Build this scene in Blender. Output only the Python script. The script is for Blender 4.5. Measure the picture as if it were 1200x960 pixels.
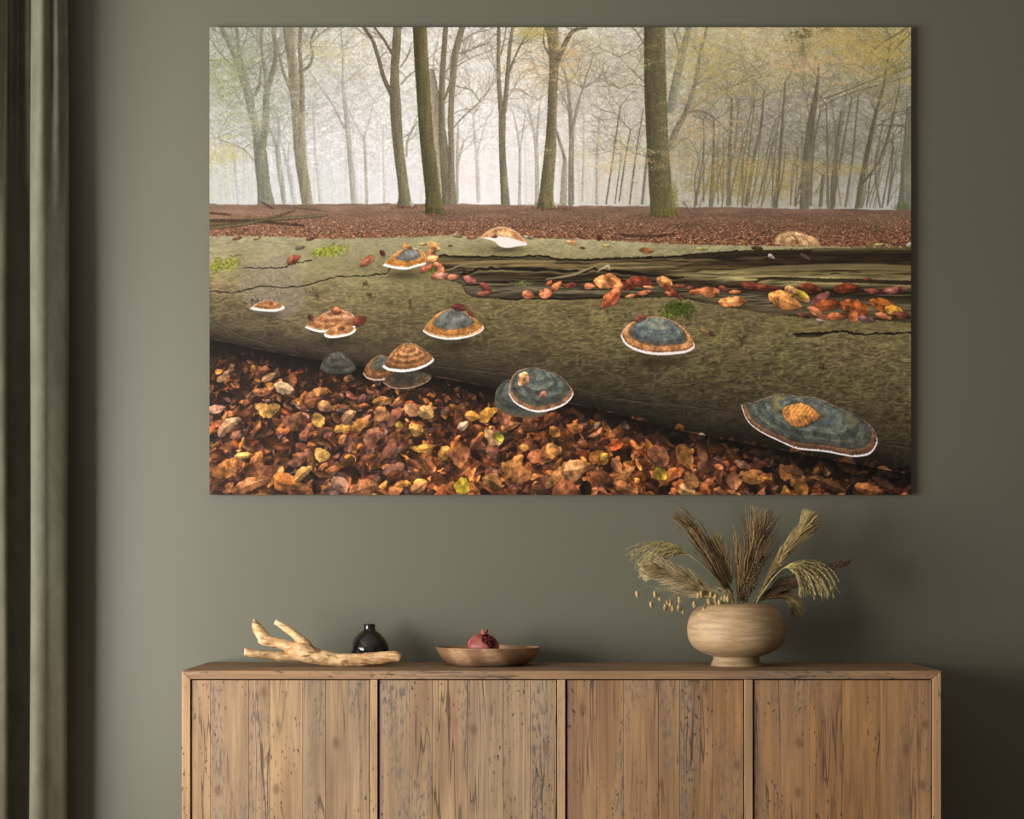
import bpy, bmesh, math, random
import numpy as np
from mathutils import Vector, Matrix

for o in list(bpy.data.objects): bpy.data.objects.remove(o)
SC = bpy.context.scene
COL = SC.collection

# ------------------------------------------------------------------ camera, world, lights, exposure
EYE = 1.077                                   # camera height; it looks level at the back wall, lens shifted up
FPX, CX, HZ, CAM_Y = 2267.0, 605.0, 663.0, -5.57
cam_d = bpy.data.cameras.new('camera'); cam = bpy.data.objects.new('camera', cam_d); COL.objects.link(cam)
cam.location = (0, CAM_Y, EYE); cam.rotation_euler = (math.pi / 2, 0, 0)
cam_d.sensor_width = 36; cam_d.lens = 36 * FPX / 1200
cam_d.shift_y = (HZ - 480) / 1200; cam_d.shift_x = -(CX - 600) / 1200
cam_d.clip_start = .05
SC.camera = cam

world = bpy.data.worlds.new('world'); SC.world = world; world.use_nodes = True
world.node_tree.nodes['Background'].inputs[0].default_value = (1, .97, .9, 1)
world.node_tree.nodes['Background'].inputs[1].default_value = .38

def area(name, loc, target, sx, sy, power, color, spread=180):
    d = bpy.data.lights.new(name, 'AREA'); d.shape = 'RECTANGLE'; d.size = sx; d.size_y = sy; d.energy = power; d.color = color
    d.spread = math.radians(spread)
    o = bpy.data.objects.new(name, d); COL.objects.link(o); o.location = loc
    o.rotation_euler = (Vector(target) - Vector(loc)).to_track_quat('-Z', 'Y').to_euler()
    return o
# daylight outside the window of the left wall
area('daylight', (-3.75, -3.0, 1.05), (0.2, -.15, 1.85), 3.1, 1.9, 500, (1.0, .965, .90), 180)

SC.view_settings.view_transform = 'Standard'; SC.view_settings.look = 'None'
SC.view_settings.exposure = 0.0; SC.view_settings.gamma = 1.0; SC.view_settings.use_curve_mapping = False
SC.render.film_transparent = False

# ------------------------------------------------------------------ helpers
def at(px, py, D):
    """point of the room seen at a pixel of the picture, D metres in front of the camera"""
    return Vector(((px - CX) * D / FPX, CAM_Y + D, EYE - (py - HZ) * D / FPX))

class MB:
    def __init__(self): self.v, self.f, self.m = [], [], []
    def add(self, vs, fs, mi=0):
        b = len(self.v); self.v += [tuple(p) for p in vs]; self.f += [tuple(b + i for i in f) for f in fs]; self.m += [mi] * len(fs)
    def box(self, x0, x1, y0, y1, z0, z1, bev=0., mi=0):
        """box whose front (-y) face is inset by bev"""
        b = bev
        vs = [(x0 + b, y0, z0 + b), (x1 - b, y0, z0 + b), (x1 - b, y0, z1 - b), (x0 + b, y0, z1 - b),
              (x0, y0 + b, z0), (x1, y0 + b, z0), (x1, y0 + b, z1), (x0, y0 + b, z1),
              (x0, y1, z0), (x1, y1, z0), (x1, y1, z1), (x0, y1, z1)]
        if not b:
            self.add(vs[:4] + vs[8:], [(0, 1, 2, 3), (5, 4, 7, 6), (0, 3, 7, 4), (1, 5, 6, 2), (3, 2, 6, 7), (0, 4, 5, 1)], mi); return
        fs = [(0, 1, 2, 3), (9, 8, 11, 10)]
        for a in (0, 4):
            for i in range(4):
                j = (i + 1) % 4; fs.append((a + i, a + 4 + i, a + 4 + j, a + j))
        self.add(vs, fs, mi)
    def tube(self, pts, r, n=8, cap=True, mi=0):
        pts = [Vector(p) for p in pts]; N = len(pts)
        if not hasattr(r, '__len__'): r = [r] * N
        t = (pts[1] - pts[0]).normalized(); a = t.orthogonal().normalized(); vs = []
        for i in range(N):
            t = (pts[min(i + 1, N - 1)] - pts[max(i - 1, 0)]).normalized()
            a = (a - t * a.dot(t)).normalized(); b = t.cross(a)
            vs += [pts[i] + (a * math.cos(k * 2 * math.pi / n) + b * math.sin(k * 2 * math.pi / n)) * r[i] for k in range(n)]
        fs = [(i * n + k, i * n + (k + 1) % n, (i + 1) * n + (k + 1) % n, (i + 1) * n + k) for i in range(N - 1) for k in range(n)]
        if cap: fs += [tuple(range(n - 1, -1, -1)), tuple(range((N - 1) * n, N * n))]
        self.add(vs, fs, mi)
    def lathe(self, prof, n=64, mi=0):
        vs, fs = [], []
        for r, z in prof: vs += [(max(r, 1e-5) * math.cos(2 * math.pi * k / n), max(r, 1e-5) * math.sin(2 * math.pi * k / n), z) for k in range(n)]
        for i in range(len(prof) - 1):
            for k in range(n): fs.append((i * n + k, i * n + (k + 1) % n, (i + 1) * n + (k + 1) % n, (i + 1) * n + k))
        self.add(vs, fs, mi)
    def blob(self, c, ax, r, ln, n=6, rings=5, mi=0):
        """spindle along ax"""
        c = Vector(c); ax = Vector(ax).normalized()
        self.tube([c + ax * ln * (i / (rings - 1) - .5) for i in range(rings)], [max(r * math.sin(math.pi * (.06 + .88 * i / (rings - 1))), 1e-4) for i in range(rings)], n, True, mi)
    def build(self, name, mats, parent=None, smooth=True, loc=None):
        me = bpy.data.meshes.new(name); me.from_pydata(self.v, [], self.f)
        mats = mats if isinstance(mats, (list, tuple)) else [mats]
        for m in mats: me.materials.append(m)
        me.polygons.foreach_set('material_index', self.m)
        me.polygons.foreach_set('use_smooth', [smooth] * len(self.f))
        me.update()
        o = bpy.data.objects.new(name, me); COL.objects.link(o)
        if parent is not None: o.parent = parent
        if loc is not None: o.location = loc
        return o

def tag(o, label=None, cat=None, group=None, kind=None):
    if label: o['label'] = label
    if cat: o['category'] = cat
    if group: o['group'] = group
    if kind: o['kind'] = kind
    return o
def empty(name, loc=(0, 0, 0)):
    o = bpy.data.objects.new(name, None); COL.objects.link(o); o.location = loc; o.empty_display_size = .05; return o
def curve3(pts, n=8):
    """Catmull-Rom through points"""
    p = [Vector(q) for q in pts]
    if len(p) < 3: return [p[0].lerp(p[1], i / n) for i in range(n + 1)]
    q = [2 * p[0] - p[1]] + p + [2 * p[-1] - p[-2]]; o = []
    for i in range(len(p) - 1):
        a, b, c, d = q[i:i + 4]
        for k in range(n):
            t = k / n
            o.append(.5 * (2 * b + (c - a) * t + (2 * a - 5 * b + 4 * c - d) * t * t + (3 * b - a - 3 * c + d) * t ** 3))
    return o + [p[-1]]

# ---- node helpers
class NT:
    def __init__(self, name):
        self.mat = bpy.data.materials.new(name); self.mat.use_nodes = True
        self.t = self.mat.node_tree; self.b = self.t.nodes['Principled BSDF']
    def n(self, typ, ins=None, **kw):
        nd = self.t.nodes.new(typ)
        for k, v in kw.items(): setattr(nd, k, v)
        for k, v in (ins or {}).items(): self.set(nd.inputs[k], v)
        return nd
    def set(self, sock, v):
        if isinstance(v, bpy.types.NodeSocket): self.t.links.new(v, sock)
        elif isinstance(v, bpy.types.Node): self.t.links.new(v.outputs[0], sock)
        else: sock.default_value = v
    def bs(self, **kw):
        for k, v in kw.items(): self.set(self.b.inputs[k.replace('_', ' ')], v)
    def math(self, op, a, b=0., c=None):
        nd = self.n('ShaderNodeMath', {0: a, 1: b}, operation=op)
        if c is not None: self.set(nd.inputs[2], c)
        return nd.outputs[0]
    def noise(self, vec, scale, detail=4, rough=.55, dist=0.):
        return self.n('ShaderNodeTexNoise', {'Vector': vec, 'Scale': scale, 'Detail': detail, 'Roughness': rough, 'Distortion': dist}).outputs[0]
    def ramp(self, fac, stops, interp='LINEAR'):
        nd = self.n('ShaderNodeValToRGB', {0: fac}); cr = nd.color_ramp; cr.interpolation = interp
        while len(cr.elements) < len(stops): cr.elements.new(.5)
        for e, (p, c) in zip(cr.elements, stops):
            e.position = p; e.color = (c, c, c, 1) if not hasattr(c, '__len__') else (*c, 1)
        return nd.outputs[0]
    def mix(self, fac, a, b, mode='MIX'):
        nd = self.n('ShaderNodeMix', data_type='RGBA', blend_type=mode)
        self.set(nd.inputs[0], fac)
        for i, v in ((6, a), (7, b)):
            if isinstance(v, tuple) and len(v) == 3: v = (*v, 1)
            self.set(nd.inputs[i], v)
        return nd.outputs[2]
    def coord(self, scale=(1, 1, 1), seed=None, rot=(0, 0, 0), kind='Object'):
        c = self.n('ShaderNodeTexCoord').outputs[kind]
        if seed:
            oi = self.n('ShaderNodeObjectInfo').outputs['Random']
            m = self.math('MULTIPLY', oi, seed)
            cv_ = self.n('ShaderNodeCombineXYZ', {0: m, 1: self.math('MULTIPLY', m, .37), 2: self.math('MULTIPLY', m, 1.7)}).outputs[0]
            c = self.n('ShaderNodeVectorMath', {0: c, 1: cv_}, operation='ADD').outputs[0]
        return self.n('ShaderNodeMapping', {0: c, 2: rot, 3: scale}).outputs[0]
    def bump(self, h, strength=.3, dist=.002):
        self.set(self.b.inputs['Normal'], self.n('ShaderNodeBump', {'Height': h, 'Strength': strength, 'Distance': dist}).outputs[0])

def lin(r, g, b):
    f = lambda c: c / 255 / 12.92 if c / 255 <= .04045 else ((c / 255 + .055) / 1.055) ** 2.4
    return (f(r), f(g), f(b))

# ------------------------------------------------------------------ materials
def mat_wall():
    t = NT('eggshell_green_paint'); c = t.coord((1, 1, 2.6))
    n = t.noise(c, 260, 3, .6); m = t.noise(t.coord(), 1.6, 3)
    col = t.mix(t.ramp(m, [(.3, 0.), (.7, 1.)]), WALL_A, WALL_B)
    t.bs(Base_Color=col, Roughness=.46, Specular_IOR_Level=WALL_SPEC, IOR=1.6); t.bump(n, .22, .0012); return t.mat
WALL_A, WALL_B, WALL_SPEC = (.088, .088, .062, 1), (.0925, .0925, .065, 1), .46

def mat_plain(name, col, rough=.6, spec=.4, nscale=0, amt=.15, bump=0):
    t = NT(name); c = t.coord()
    if nscale:
        n = t.noise(c, nscale, 4); a = tuple(x * (1 - amt) for x in col); b = tuple(min(x * (1 + amt), 1) for x in col)
        t.bs(Base_Color=t.mix(t.ramp(n, [(.3, 0.), (.7, 1.)]), a, b))
        if bump: t.bump(n, bump, .002)
    else: t.bs(Base_Color=(*col, 1))
    t.bs(Roughness=rough, Specular_IOR_Level=spec); return t.mat

def mat_wood(name, axis='z', base=((168, 128, 88), (196, 158, 116), (132, 96, 62)), stain=1., seed=9., tone=.35, knots=1.):
    """reclaimed pine: grain along the given axis; blue-black weathering, worm pits, checks and knots"""
    t = NT(name)
    R_ = lambda s: t.coord(s if axis == 'z' else (s[2], s[1], s[0]), seed)
    broad = t.noise(R_((1, 1, .10)), 16, 3, .5, .4)
    fine = t.noise(R_((1, 1, .022)), 210, 4, .6)
    wob = t.noise(R_((1, 1, .22)), 7, 3, .5)
    rings = t.n('ShaderNodeTexWave', {'Vector': R_((1, .3, .07)), 'Scale': 9., 'Distortion': 11., 'Detail': 3., 'Detail Scale': 1.1}, bands_direction='X' if axis == 'z' else 'Z').outputs[1]
    col = t.mix(t.ramp(broad, [(.3, 0.), (.72, 1.)]), lin(*base[0]), lin(*base[1]))
    col = t.mix(t.math('MULTIPLY', t.ramp(rings, [(.0, 1.), (.5, 0.)]), .26), col, lin(*base[2]))
    col = t.mix(t.math('MULTIPLY', t.ramp(fine, [(.36, 1.), (.56, 0.)]), .34), col, lin(*[c * .72 for c in base[2]]))
    pat = t.ramp(t.noise(R_((1, 1, .2)), 6, 3, .6), [(.45, 0.), (.65, 1.)]); col = t.mix(t.math('MULTIPLY', pat, .42), col, lin(*[c * .8 for c in base[2]]))
    yl = t.ramp(t.noise(R_((1, 1, .12)), 21, 3, .6), [(.52, 0.), (.66, 1.)]); col = t.mix(t.math('MULTIPLY', yl, .4), col, lin(*[min(c * f, 255) for c, f in zip(base[1], (1.1, 1.1, 1.02))]))
    # blue-black weathered streaks
    area_ = t.ramp(t.noise(R_((1, 1, .16)), 9.5, 2, .5), [(.52, 0.), (.62, 1.)])
    speck = t.ramp(t.noise(R_((1, 1, .2)), 190, 4, .65), [(.5, 0.), (.6, 1.)])
    col = t.mix(t.math('MULTIPLY', t.math('MULTIPLY', area_, speck), .85 * stain), col, lin(62, 58, 58))
    col = t.mix(t.math('MULTIPLY', area_, .24 * stain), col, lin(128, 116, 104))
    # long dark checks
    ck = t.math('ABSOLUTE', t.math('SUBTRACT', t.noise(R_((1, 1, .05)), 19, 3, .55, .3), .5))
    ck = t.math('MULTIPLY', t.ramp(ck, [(.003, 1.), (.012, 0.)]), t.ramp(t.noise(R_((1, 1, .35)), 9, 2), [(.42, 0.), (.56, 1.)]))
    col = t.mix(t.math('MULTIPLY', ck, .8), col, lin(62, 44, 30))
    # worm holes and pits
    pit = t.math('MULTIPLY', t.ramp(t.noise(R_((1, 1, .38)), 150, 2, .5), [(.63, 0.), (.69, 1.)]), t.ramp(t.noise(R_((1, 1, .3)), 11, 2), [(.44, 0.), (.56, 1.)]))
    col = t.mix(t.math('MULTIPLY', pit, .85), col, lin(48, 34, 24))
    # knots
    sp = t.n('ShaderNodeSeparateXYZ', {0: t.coord((1, 1, 1), seed)})
    k2 = t.n('ShaderNodeCombineXYZ', {0: sp.outputs[0 if axis == 'z' else 2], 1: t.math('MULTIPLY', sp.outputs[2 if axis == 'z' else 0], .62)}).outputs[0]
    von = t.n('ShaderNodeTexVoronoi', {'Vector': k2, 'Scale': 9., 'Randomness': 1.}, voronoi_dimensions='2D')
    vo = t.math('ADD', von.outputs[0], t.math('MULTIPLY', t.math('SUBTRACT', wob, .5), .05))
    vm = t.math('GREATER_THAN', t.n('ShaderNodeSeparateColor', {0: von.outputs[1]}).outputs[0], .62)
    kn = t.math('MULTIPLY', t.ramp(vo, [(.03, 1.), (.055, .62), (.07, .8), (.085, .2), (.15, 0.)]), vm)
    col = t.mix(t.math('MULTIPLY', kn, .72 * knots), col, lin(96, 66, 44))
    # board to board tone
    rnd = t.n('ShaderNodeObjectInfo').outputs['Random']
    hv = t.n('ShaderNodeHueSaturation', {'Hue': .5, 'Saturation': t.math('ADD', .9, t.math('MULTIPLY', rnd, .12)), 'Value': t.math('ADD', 1 - tone * .5, t.math('MULTIPLY', rnd, tone)), 'Color': col}).outputs[0]
    t.bs(Base_Color=hv, Roughness=.62, Specular_IOR_Level=.35)
    h = t.math('SUBTRACT', fine, t.math('MULTIPLY', t.math('ADD', ck, pit), 1.2)); t.bump(h, .35, .0012)
    return t.mat

def mat_turned(name, c0, c1, c2, scale=(.12, .12, 1), s=120, rough=.55):
    t = NT(name); n = t.noise(t.coord(scale), s, 4, .6); m = t.noise(t.coord((.16, .16, 1)), 44, 4, .6, .3)
    col = t.mix(t.ramp(m, [(.25, 0.), (.75, 1.)]), lin(*c0), lin(*c1)); col = t.mix(t.math('MULTIPLY', t.ramp(n, [(.4, 1.), (.6, 0.)]), .6), col, lin(*c2))
    p = t.ramp(t.noise(t.coord((.25, .25, 1)), 260, 2), [(.64, 0.), (.7, 1.)]); col = t.mix(t.math('MULTIPLY', p, .35), col, lin(*[c * .6 for c in c2]))
    t.bs(Base_Color=col, Roughness=rough, Specular_IOR_Level=.35); t.bump(n, .18, .0008); return t.mat

def mat_strand(name, c0, c1, seed_scale=90, rough=.75):
    t = NT(name); n = t.noise(t.coord(), seed_scale, 3, .6); m = t.noise(t.coord(), seed_scale * .2, 2)
    col = t.mix(t.ramp(t.math('MULTIPLY', t.math('ADD', n, m), .5), [(.36, 0.), (.62, 1.)]), lin(*c0), lin(*c1))
    t.bs(Base_Color=col, Roughness=rough, Specular_IOR_Level=.25)
    return t.mat
# ------------------------------------------------------------------ print artwork (flat print on the panel)
def paint_forest():
    import numpy as np
    R = np.random.RandomState(11)
    S = 2.0
    X0, Y0 = 245.5, 32.0
    W, H = int(822 * S), int(548 * S)
    cv = np.zeros((H, W, 3), np.float32)
    YY, XX = np.mgrid[0:H, 0:W].astype(np.float32)
    XP, YP = XX / S + X0, YY / S + Y0          # picture coordinates of every pixel

    def vnoise(w, h, cx, cy, rs):
        """value noise, cells of cx by cy canvas pixels"""
        gx, gy = int(w / cx) + 3, int(h / cy) + 3
        g = rs.rand(gy, gx).astype(np.float32)
        fx = np.arange(w, dtype=np.float32) / cx; fy = np.arange(h, dtype=np.float32) / cy
        ix = fx.astype(int); iy = fy.astype(int); fx -= ix; fy -= iy
        fx = fx * fx * (3 - 2 * fx); fy = (fy * fy * (3 - 2 * fy))[:, None]
        a = g[iy][:, ix] * (1 - fx) + g[iy][:, ix + 1] * fx
        b = g[iy + 1][:, ix] * (1 - fx) + g[iy + 1][:, ix + 1] * fx
        return a * (1 - fy) + b * fy

    def fbm(cx, cy, octs=4, seed=0, w=W, h=H):
        rs = np.random.RandomState(seed); o = 0; a = 1.; t = 0
        for k in range(octs):
            o = o + a * vnoise(w, h, max(cx, 1), max(cy, 1), rs); t += a; a *= .55; cx /= 2; cy /= 2
        return o / t

    def C(*c): return np.array(c, np.float32)
    def lerp(a, b, t): return a + (b - a) * t
    def ss(a, b, x):
        t = np.clip((x - a) / (b - a), 0, 1); return t * t * (3 - 2 * t)
    def piece(x, tab):
        tab = np.array(tab, np.float32); return np.interp(x, tab[:, 0], tab[:, 1])

    def bbox(xs, ys, pad):
        x0 = max(int(min(xs) - pad), 0); x1 = min(int(max(xs) + pad) + 2, W)
        y0 = max(int(min(ys) - pad), 0); y1 = min(int(max(ys) + pad) + 2, H)
        return x0, x1, y0, y1
    def tc(p): return ((p[0] - X0) * S, (p[1] - Y0) * S)

    def blend(sl, mask, col):
        v = cv[sl]; v += (col - v) * mask[..., None]

    def spline(pts, n=6):
        p = np.array(pts, np.float32)
        if len(p) < 3: return p
        q = np.vstack([2 * p[0] - p[1], p, 2 * p[-1] - p[-2]]); o = []
        for i in range(len(p) - 1):
            a, b, c, d = q[i:i + 4]
            for k in range(n):
                t = k / n
                o.append(.5 * (2 * b + (c - a) * t + (2 * a - 5 * b + 4 * c - d) * t * t + (3 * b - a - 3 * c + d) * t ** 3))
        o.append(p[-1]); return np.array(o, np.float32)

    def stroke(pts, col, alpha=1., soft=1.0, shade=0., rough=0., smooth=True, dark=None):
        """pts: (x, y, full width) in picture px; one continuous tapered stroke"""
        p = spline(pts) if smooth else np.array(pts, np.float32)
        xs = (p[:, 0] - X0) * S; ys = (p[:, 1] - Y0) * S; r = p[:, 2] * S * .5
        x0, x1, y0, y1 = bbox(xs, ys, r.max() + 2)
        if x1 <= x0 or y1 <= y0: return
        gx = XX[y0:y1, x0:x1]; gy = YY[y0:y1, x0:x1]
        best = np.full(gx.shape, 1e6, np.float32); u = np.zeros(gx.shape, np.float32)
        for i in range(len(xs) - 1):
            dx, dy = xs[i + 1] - xs[i], ys[i + 1] - ys[i]; L = dx * dx + dy * dy + 1e-6
            rm = max(r[i], r[i + 1]) + 2
            a0, a1 = int(max(min(xs[i], xs[i + 1]) - rm - x0, 0)), int(max(xs[i], xs[i + 1]) + rm + 2 - x0)
            b0, b1 = int(max(min(ys[i], ys[i + 1]) - rm - y0, 0)), int(max(ys[i], ys[i + 1]) + rm + 2 - y0)
            if a1 <= a0 or b1 <= b0: continue
            px = gx[b0:b1, a0:a1] - xs[i]; py = gy[b0:b1, a0:a1] - ys[i]
            if px.size == 0: continue
            t = np.clip((px * dx + py * dy) / L, 0, 1)
            rr = r[i] + (r[i + 1] - r[i]) * t
            d = np.hypot(px - t * dx, py - t * dy) - rr
            s = (px * dy - py * dx) / np.sqrt(L) / np.maximum(rr, .5)
            bb = best[b0:b1, a0:a1]; uu = u[b0:b1, a0:a1]; m = d < bb
            bb[m] = d[m]; uu[m] = s[m]
        if rough: best = best + (FINE[y0:y1, x0:x1] - .5) * rough * S
        a = np.clip(.5 - best / soft, 0, 1) * alpha
        c = np.broadcast_to(C(*col), gx.shape + (3,))
        if shade:
            k = 1 + shade * u * (np.sign(1)) * -1
            k = k * (1 + .34 * (BARK[y0:y1, x0:x1] - .5)) * (1 + .3 * (FINE[y0:y1, x0:x1] - .5))
            c = c * k[..., None]
        blend(np.s_[y0:y1, x0:x1], a, c)

    def poly(pts, col, alpha=1., soft=0, smooth=0, jag=0.):
        p = np.array(pts, np.float32)
        if smooth:
            p = spline(np.vstack([p, p[:1]]), smooth)
        xs = (p[:, 0] - X0) * S; ys = (p[:, 1] - Y0) * S
        x0, x1, y0, y1 = bbox(xs, ys, 3)
        if x1 <= x0 or y1 <= y0: return None
        gx = XX[y0:y1, x0:x1] + .01; gy = YY[y0:y1, x0:x1] + .013
        if jag:
            gx = gx + (FINE[y0:y1, x0:x1] - .5) * jag * S; gy = gy + (FINE2[y0:y1, x0:x1] - .5) * jag * S
        acc = 0
        for ox, oy in ((-.25, -.25), (.25, .25), (.25, -.25), (-.25, .25)):
            ins = np.zeros(gx.shape, bool)
            for i in range(len(xs)):
                xa, ya = xs[i - 1], ys[i - 1]; xb, yb = xs[i], ys[i]
                if ya == yb: continue
                ins ^= ((ya > gy + oy) != (yb > gy + oy)) & (gx + ox < (xb - xa) * (gy + oy - ya) / (yb - ya) + xa)
            acc = acc + ins
        a = acc.astype(np.float32) * (.25 * alpha)
        sl = np.s_[y0:y1, x0:x1]
        if col is not None:
            c = col if isinstance(col, np.ndarray) else C(*col)
            blend(sl, a, c)
        return sl, a

    def dabs(n, cx, cy, rx, ry, col, var=14, alpha=.5, size=1, gauss=True, clip=None, spray=True):
        if gauss and n > 1000 and spray:
            k = n // 45; jx = R.randint(0, k, n); t = R.normal(0, 1, n); sl_ = R.normal(0, .22, k)[jx]; ln = R.uniform(3, 10, k)[jx]
            x = R.normal(cx, rx * .5, k)[jx] + t * ln; y = R.normal(cy, ry * .5, k)[jx] + t * ln * sl_ + R.normal(0, 1.3, n)
        elif gauss: x = R.normal(cx, rx * .5, n); y = R.normal(cy, ry * .5, n)
        else: x = R.uniform(cx - rx, cx + rx, n); y = R.uniform(cy - ry, cy + ry, n)
        if clip: k = (y > clip[0]) & (y < clip[1]); x = x[k]; y = y[k]; n = len(x)
        ix = ((x - X0) * S).astype(int); iy = ((y - Y0) * S).astype(int)
        c = C(*col) + R.normal(0, var, (n, 1)) + R.normal(0, var * .35, (n, 3))
        for ox in range(size):
            for oy in range(size):
                jx, jy = ix + ox, iy + oy
                k = (jx >= 0) & (jx < W) & (jy >= 0) & (jy < H)
                cv[jy[k], jx[k]] += (c[k] - cv[jy[k], jx[k]]) * alpha

    def branch(x, y, ang, ln, w, depth, col, alpha, spread=.5, bend=.12):
        n = 3; pts = [(x, y, w)]; a = ang
        for k in range(n):
            a += R.normal(0, bend); x += math.cos(a) * ln / n; y -= math.sin(a) * ln / n
            pts.append((x, y, max(w * (1 - .45 * (k + 1) / n), .3)))
            if depth > 0 and R.rand() < .8:
                s = R.choice((-1, 1))
                branch(x, y, a + s * R.uniform(.35, .9) * spread * 1.4, ln * R.uniform(.45, .75), w * .5, depth - 1, col, alpha, spread, bend)
        stroke(pts, col, alpha, smooth=False)
        if depth > 0:
            for s in (-1, 1):
                branch(x, y, a + s * R.uniform(.2, .55) * spread, ln * R.uniform(.5, .8), w * .55, depth - 1, col, alpha, spread, bend)

    BARK = fbm(5, 60, 3, 3)
    FINE = vnoise(W, H, 2.2, 2.2, np.random.RandomState(5))
    FINE2 = vnoise(W, H, 2.6, 2.6, np.random.RandomState(6))
    MID = fbm(26, 18, 4, 9)
    LUMP = fbm(11, 11, 2, 10)

    # ---------- mist
    xs = [246, 300, 380, 470, 560, 640, 720, 800, 900, 1000, 1067]
    top = [(178, 184, 176), (190, 194, 188), (214, 214, 206), (226, 224, 216), (236, 235, 230), (234, 230, 222), (220, 216, 200), (206, 202, 178), (198, 190, 158), (194, 188, 156), (188, 186, 160)]
    mid = [(186, 190, 188), (198, 201, 202), (214, 214, 214), (224, 223, 221), (240, 239, 238), (234, 231, 226), (214, 210, 197), (192, 189, 170), (182, 180, 164), (178, 177, 164), (180, 181, 172)]
    low = [(190, 194, 192), (202, 205, 208), (210, 211, 214), (216, 215, 218), (229, 226, 228), (224, 220, 220), (206, 201, 194), (184, 182, 170), (174, 173, 160), (180, 178, 172), (190, 190, 186)]
    def grad(tab): return np.stack([np.interp(XP, xs, [c[k] for c in tab]) for k in range(3)], -1)
    ty = ss(40, 150, YP)[..., None]; tl = ss(150, 238, YP)[..., None]
    cv[:] = lerp(lerp(grad(top), grad(mid), ty), grad(low), tl)
    cv *= (1 + .07 * (fbm(50, 40, 4, 21) - .5))[..., None]

    cv *= np.interp(XP, [246, 330, 420, 560, 640, 760, 1067], [.9, .92, .94, .965, .96, .97, .98])[..., None]
    # ---------- far foliage haze
    for cx, cy, rx, ry, n, col, al in (
        (270, 70, 60, 70, 9000, (150, 156, 128), .45), (262, 100, 40, 50, 5000, (140, 146, 112), .4), (300, 90, 60, 60, 6000, (152, 158, 138), .4), (330, 130, 70, 50, 4000, (168, 170, 150), .4),
        (330, 60, 60, 50, 4500, (160, 164, 142), .4), (395, 55, 60, 40, 4500, (188, 184, 146), .4), (400, 100, 60, 50, 3000, (190, 186, 160), .35),
        (440, 90, 60, 60, 3500, (206, 196, 172), .35), (470, 120, 50, 60, 2500, (210, 200, 180), .3), (545, 100, 50, 60, 3000, (196, 188, 160), .35),
        (560, 60, 60, 40, 3000, (196, 190, 160), .35), (630, 85, 40, 50, 5000, (222, 186, 130), .4), (618, 50, 40, 30, 2500, (206, 190, 140), .4), (668, 80, 34, 40, 4000, (214, 176, 116), .42),
        (700, 90, 60, 60, 5500, (188, 180, 138), .4), (720, 130, 60, 50, 4500, (196, 186, 152), .36), (740, 60, 50, 50, 4500, (190, 188, 156), .36), (735, 170, 70, 40, 4000, (216, 192, 150), .38),
        (830, 70, 90, 60, 12000, (198, 184, 136), .4), (900, 60, 90, 50, 14000, (206, 184, 128), .42), (960, 75, 70, 40, 6000, (206, 178, 130), .36), (1000, 60, 90, 60, 15000, (196, 178, 112), .45),
        (1040, 50, 50, 50, 8000, (186, 166, 92), .45), (840, 110, 90, 60, 10000, (180, 168, 114), .4), (930, 110, 120, 50, 10000, (184, 170, 116), .38), (1030, 120, 70, 60, 8000, (164, 158, 112), .4),
        (845, 165, 90, 50, 11000, (180, 162, 118), .4), (930, 170, 110, 50, 9000, (164, 154, 116), .36), (850, 205, 90, 36, 14000, (160, 142, 84), .42), (900, 210, 80, 30, 8000, (170, 146, 80), .4), (1000, 190, 80, 50, 8000, (158, 150, 114), .36),
        (265, 185, 40, 40, 5000, (178, 176, 140), .4), (280, 215, 60, 30, 4500, (176, 174, 150), .36), (500, 190, 50, 50, 2500, (204, 194, 178), .3), (560, 190, 50, 40, 2500, (216, 204, 184), .3), (720, 205, 60, 34, 4500, (198, 184, 150), .36)):
        dabs(n, cx, cy, rx, ry, col, 16, al, 2, clip=(30, 243))
        dabs(n, cx, cy, rx, ry, col, 24, al, 1, clip=(30, 243))

    # ---------- far slim trunks, layer on layer of mist
    def fogcol(x, k):
        f = np.array([np.interp(x, xs, [c[j] for c in mid]) for j in range(3)])
        return tuple(lerp(f, np.array((112, 110, 92.)), k))
    for lay, (n, k, w, tall) in enumerate(((110, .1, 2.6, 90), (90, .17, 2.8, 120), (60, .28, 3, 140))):
        for i in range(n):
            x = R.uniform(246, 1067); y = R.uniform(232, 241); h = tall * R.uniform(.6, 1.4); ln = R.normal(-.02, .06) + (.1 if x > 780 else 0)
            if 545 < x < 600 and lay: continue
            kk = k * (1.15 if x > 760 else .85)
            stroke([(x, y, w * R.uniform(.5, 1.3)), (x + ln * h * .5 + R.normal(0, 1.2), y - h * .5, w * .7), (x + ln * h, y - h, .5)], fogcol(x, kk), .8, smooth=False)
            for q in range(2):
                branch(x + ln * h * .6, y - h * .6, math.pi / 2 + R.normal(0, .5), h * .35, 1.2, 1, fogcol(x, kk), .6)
    # lacy twigs everywhere
    for i in range(420):
        x = R.uniform(246, 1067); y = R.uniform(50, 190)
        if 545 < x < 600 and R.rand() < .6: continue
        k = .42 if x > 740 or x < 345 else .3
        branch(x, y, R.uniform(.2, math.pi - .2), R.uniform(16, 34), R.uniform(.7, 1.3), 2, fogcol(x, k), .55, .9)

    lace = fbm(3.4, 3., 3, 71) - .5; lace2 = fbm(12, 7, 3, 72) - .5
    lm = (1 - ss(150, 236, YP) * .75) * (.45 + .55 * np.clip(np.abs(XP - 575) / 150, 0, 1))
    cv *= (1 + (lace * .34 + lace2 * .24 - .03) * lm)[..., None]
    # ---------- traced trunks.  A/B/C convert the coordinates of three enlarged crops
    A = lambda x, y, w: (240 + x / 4.086, 25 + y / 4.086, w / 4.086)
    B = lambda x, y, w: (510 + x / 4.086, 25 + y / 4.086, w / 4.086)
    D = lambda x, y, w: (790 + x / 4.086, 25 + y / 4.086, w / 4.086)
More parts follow.
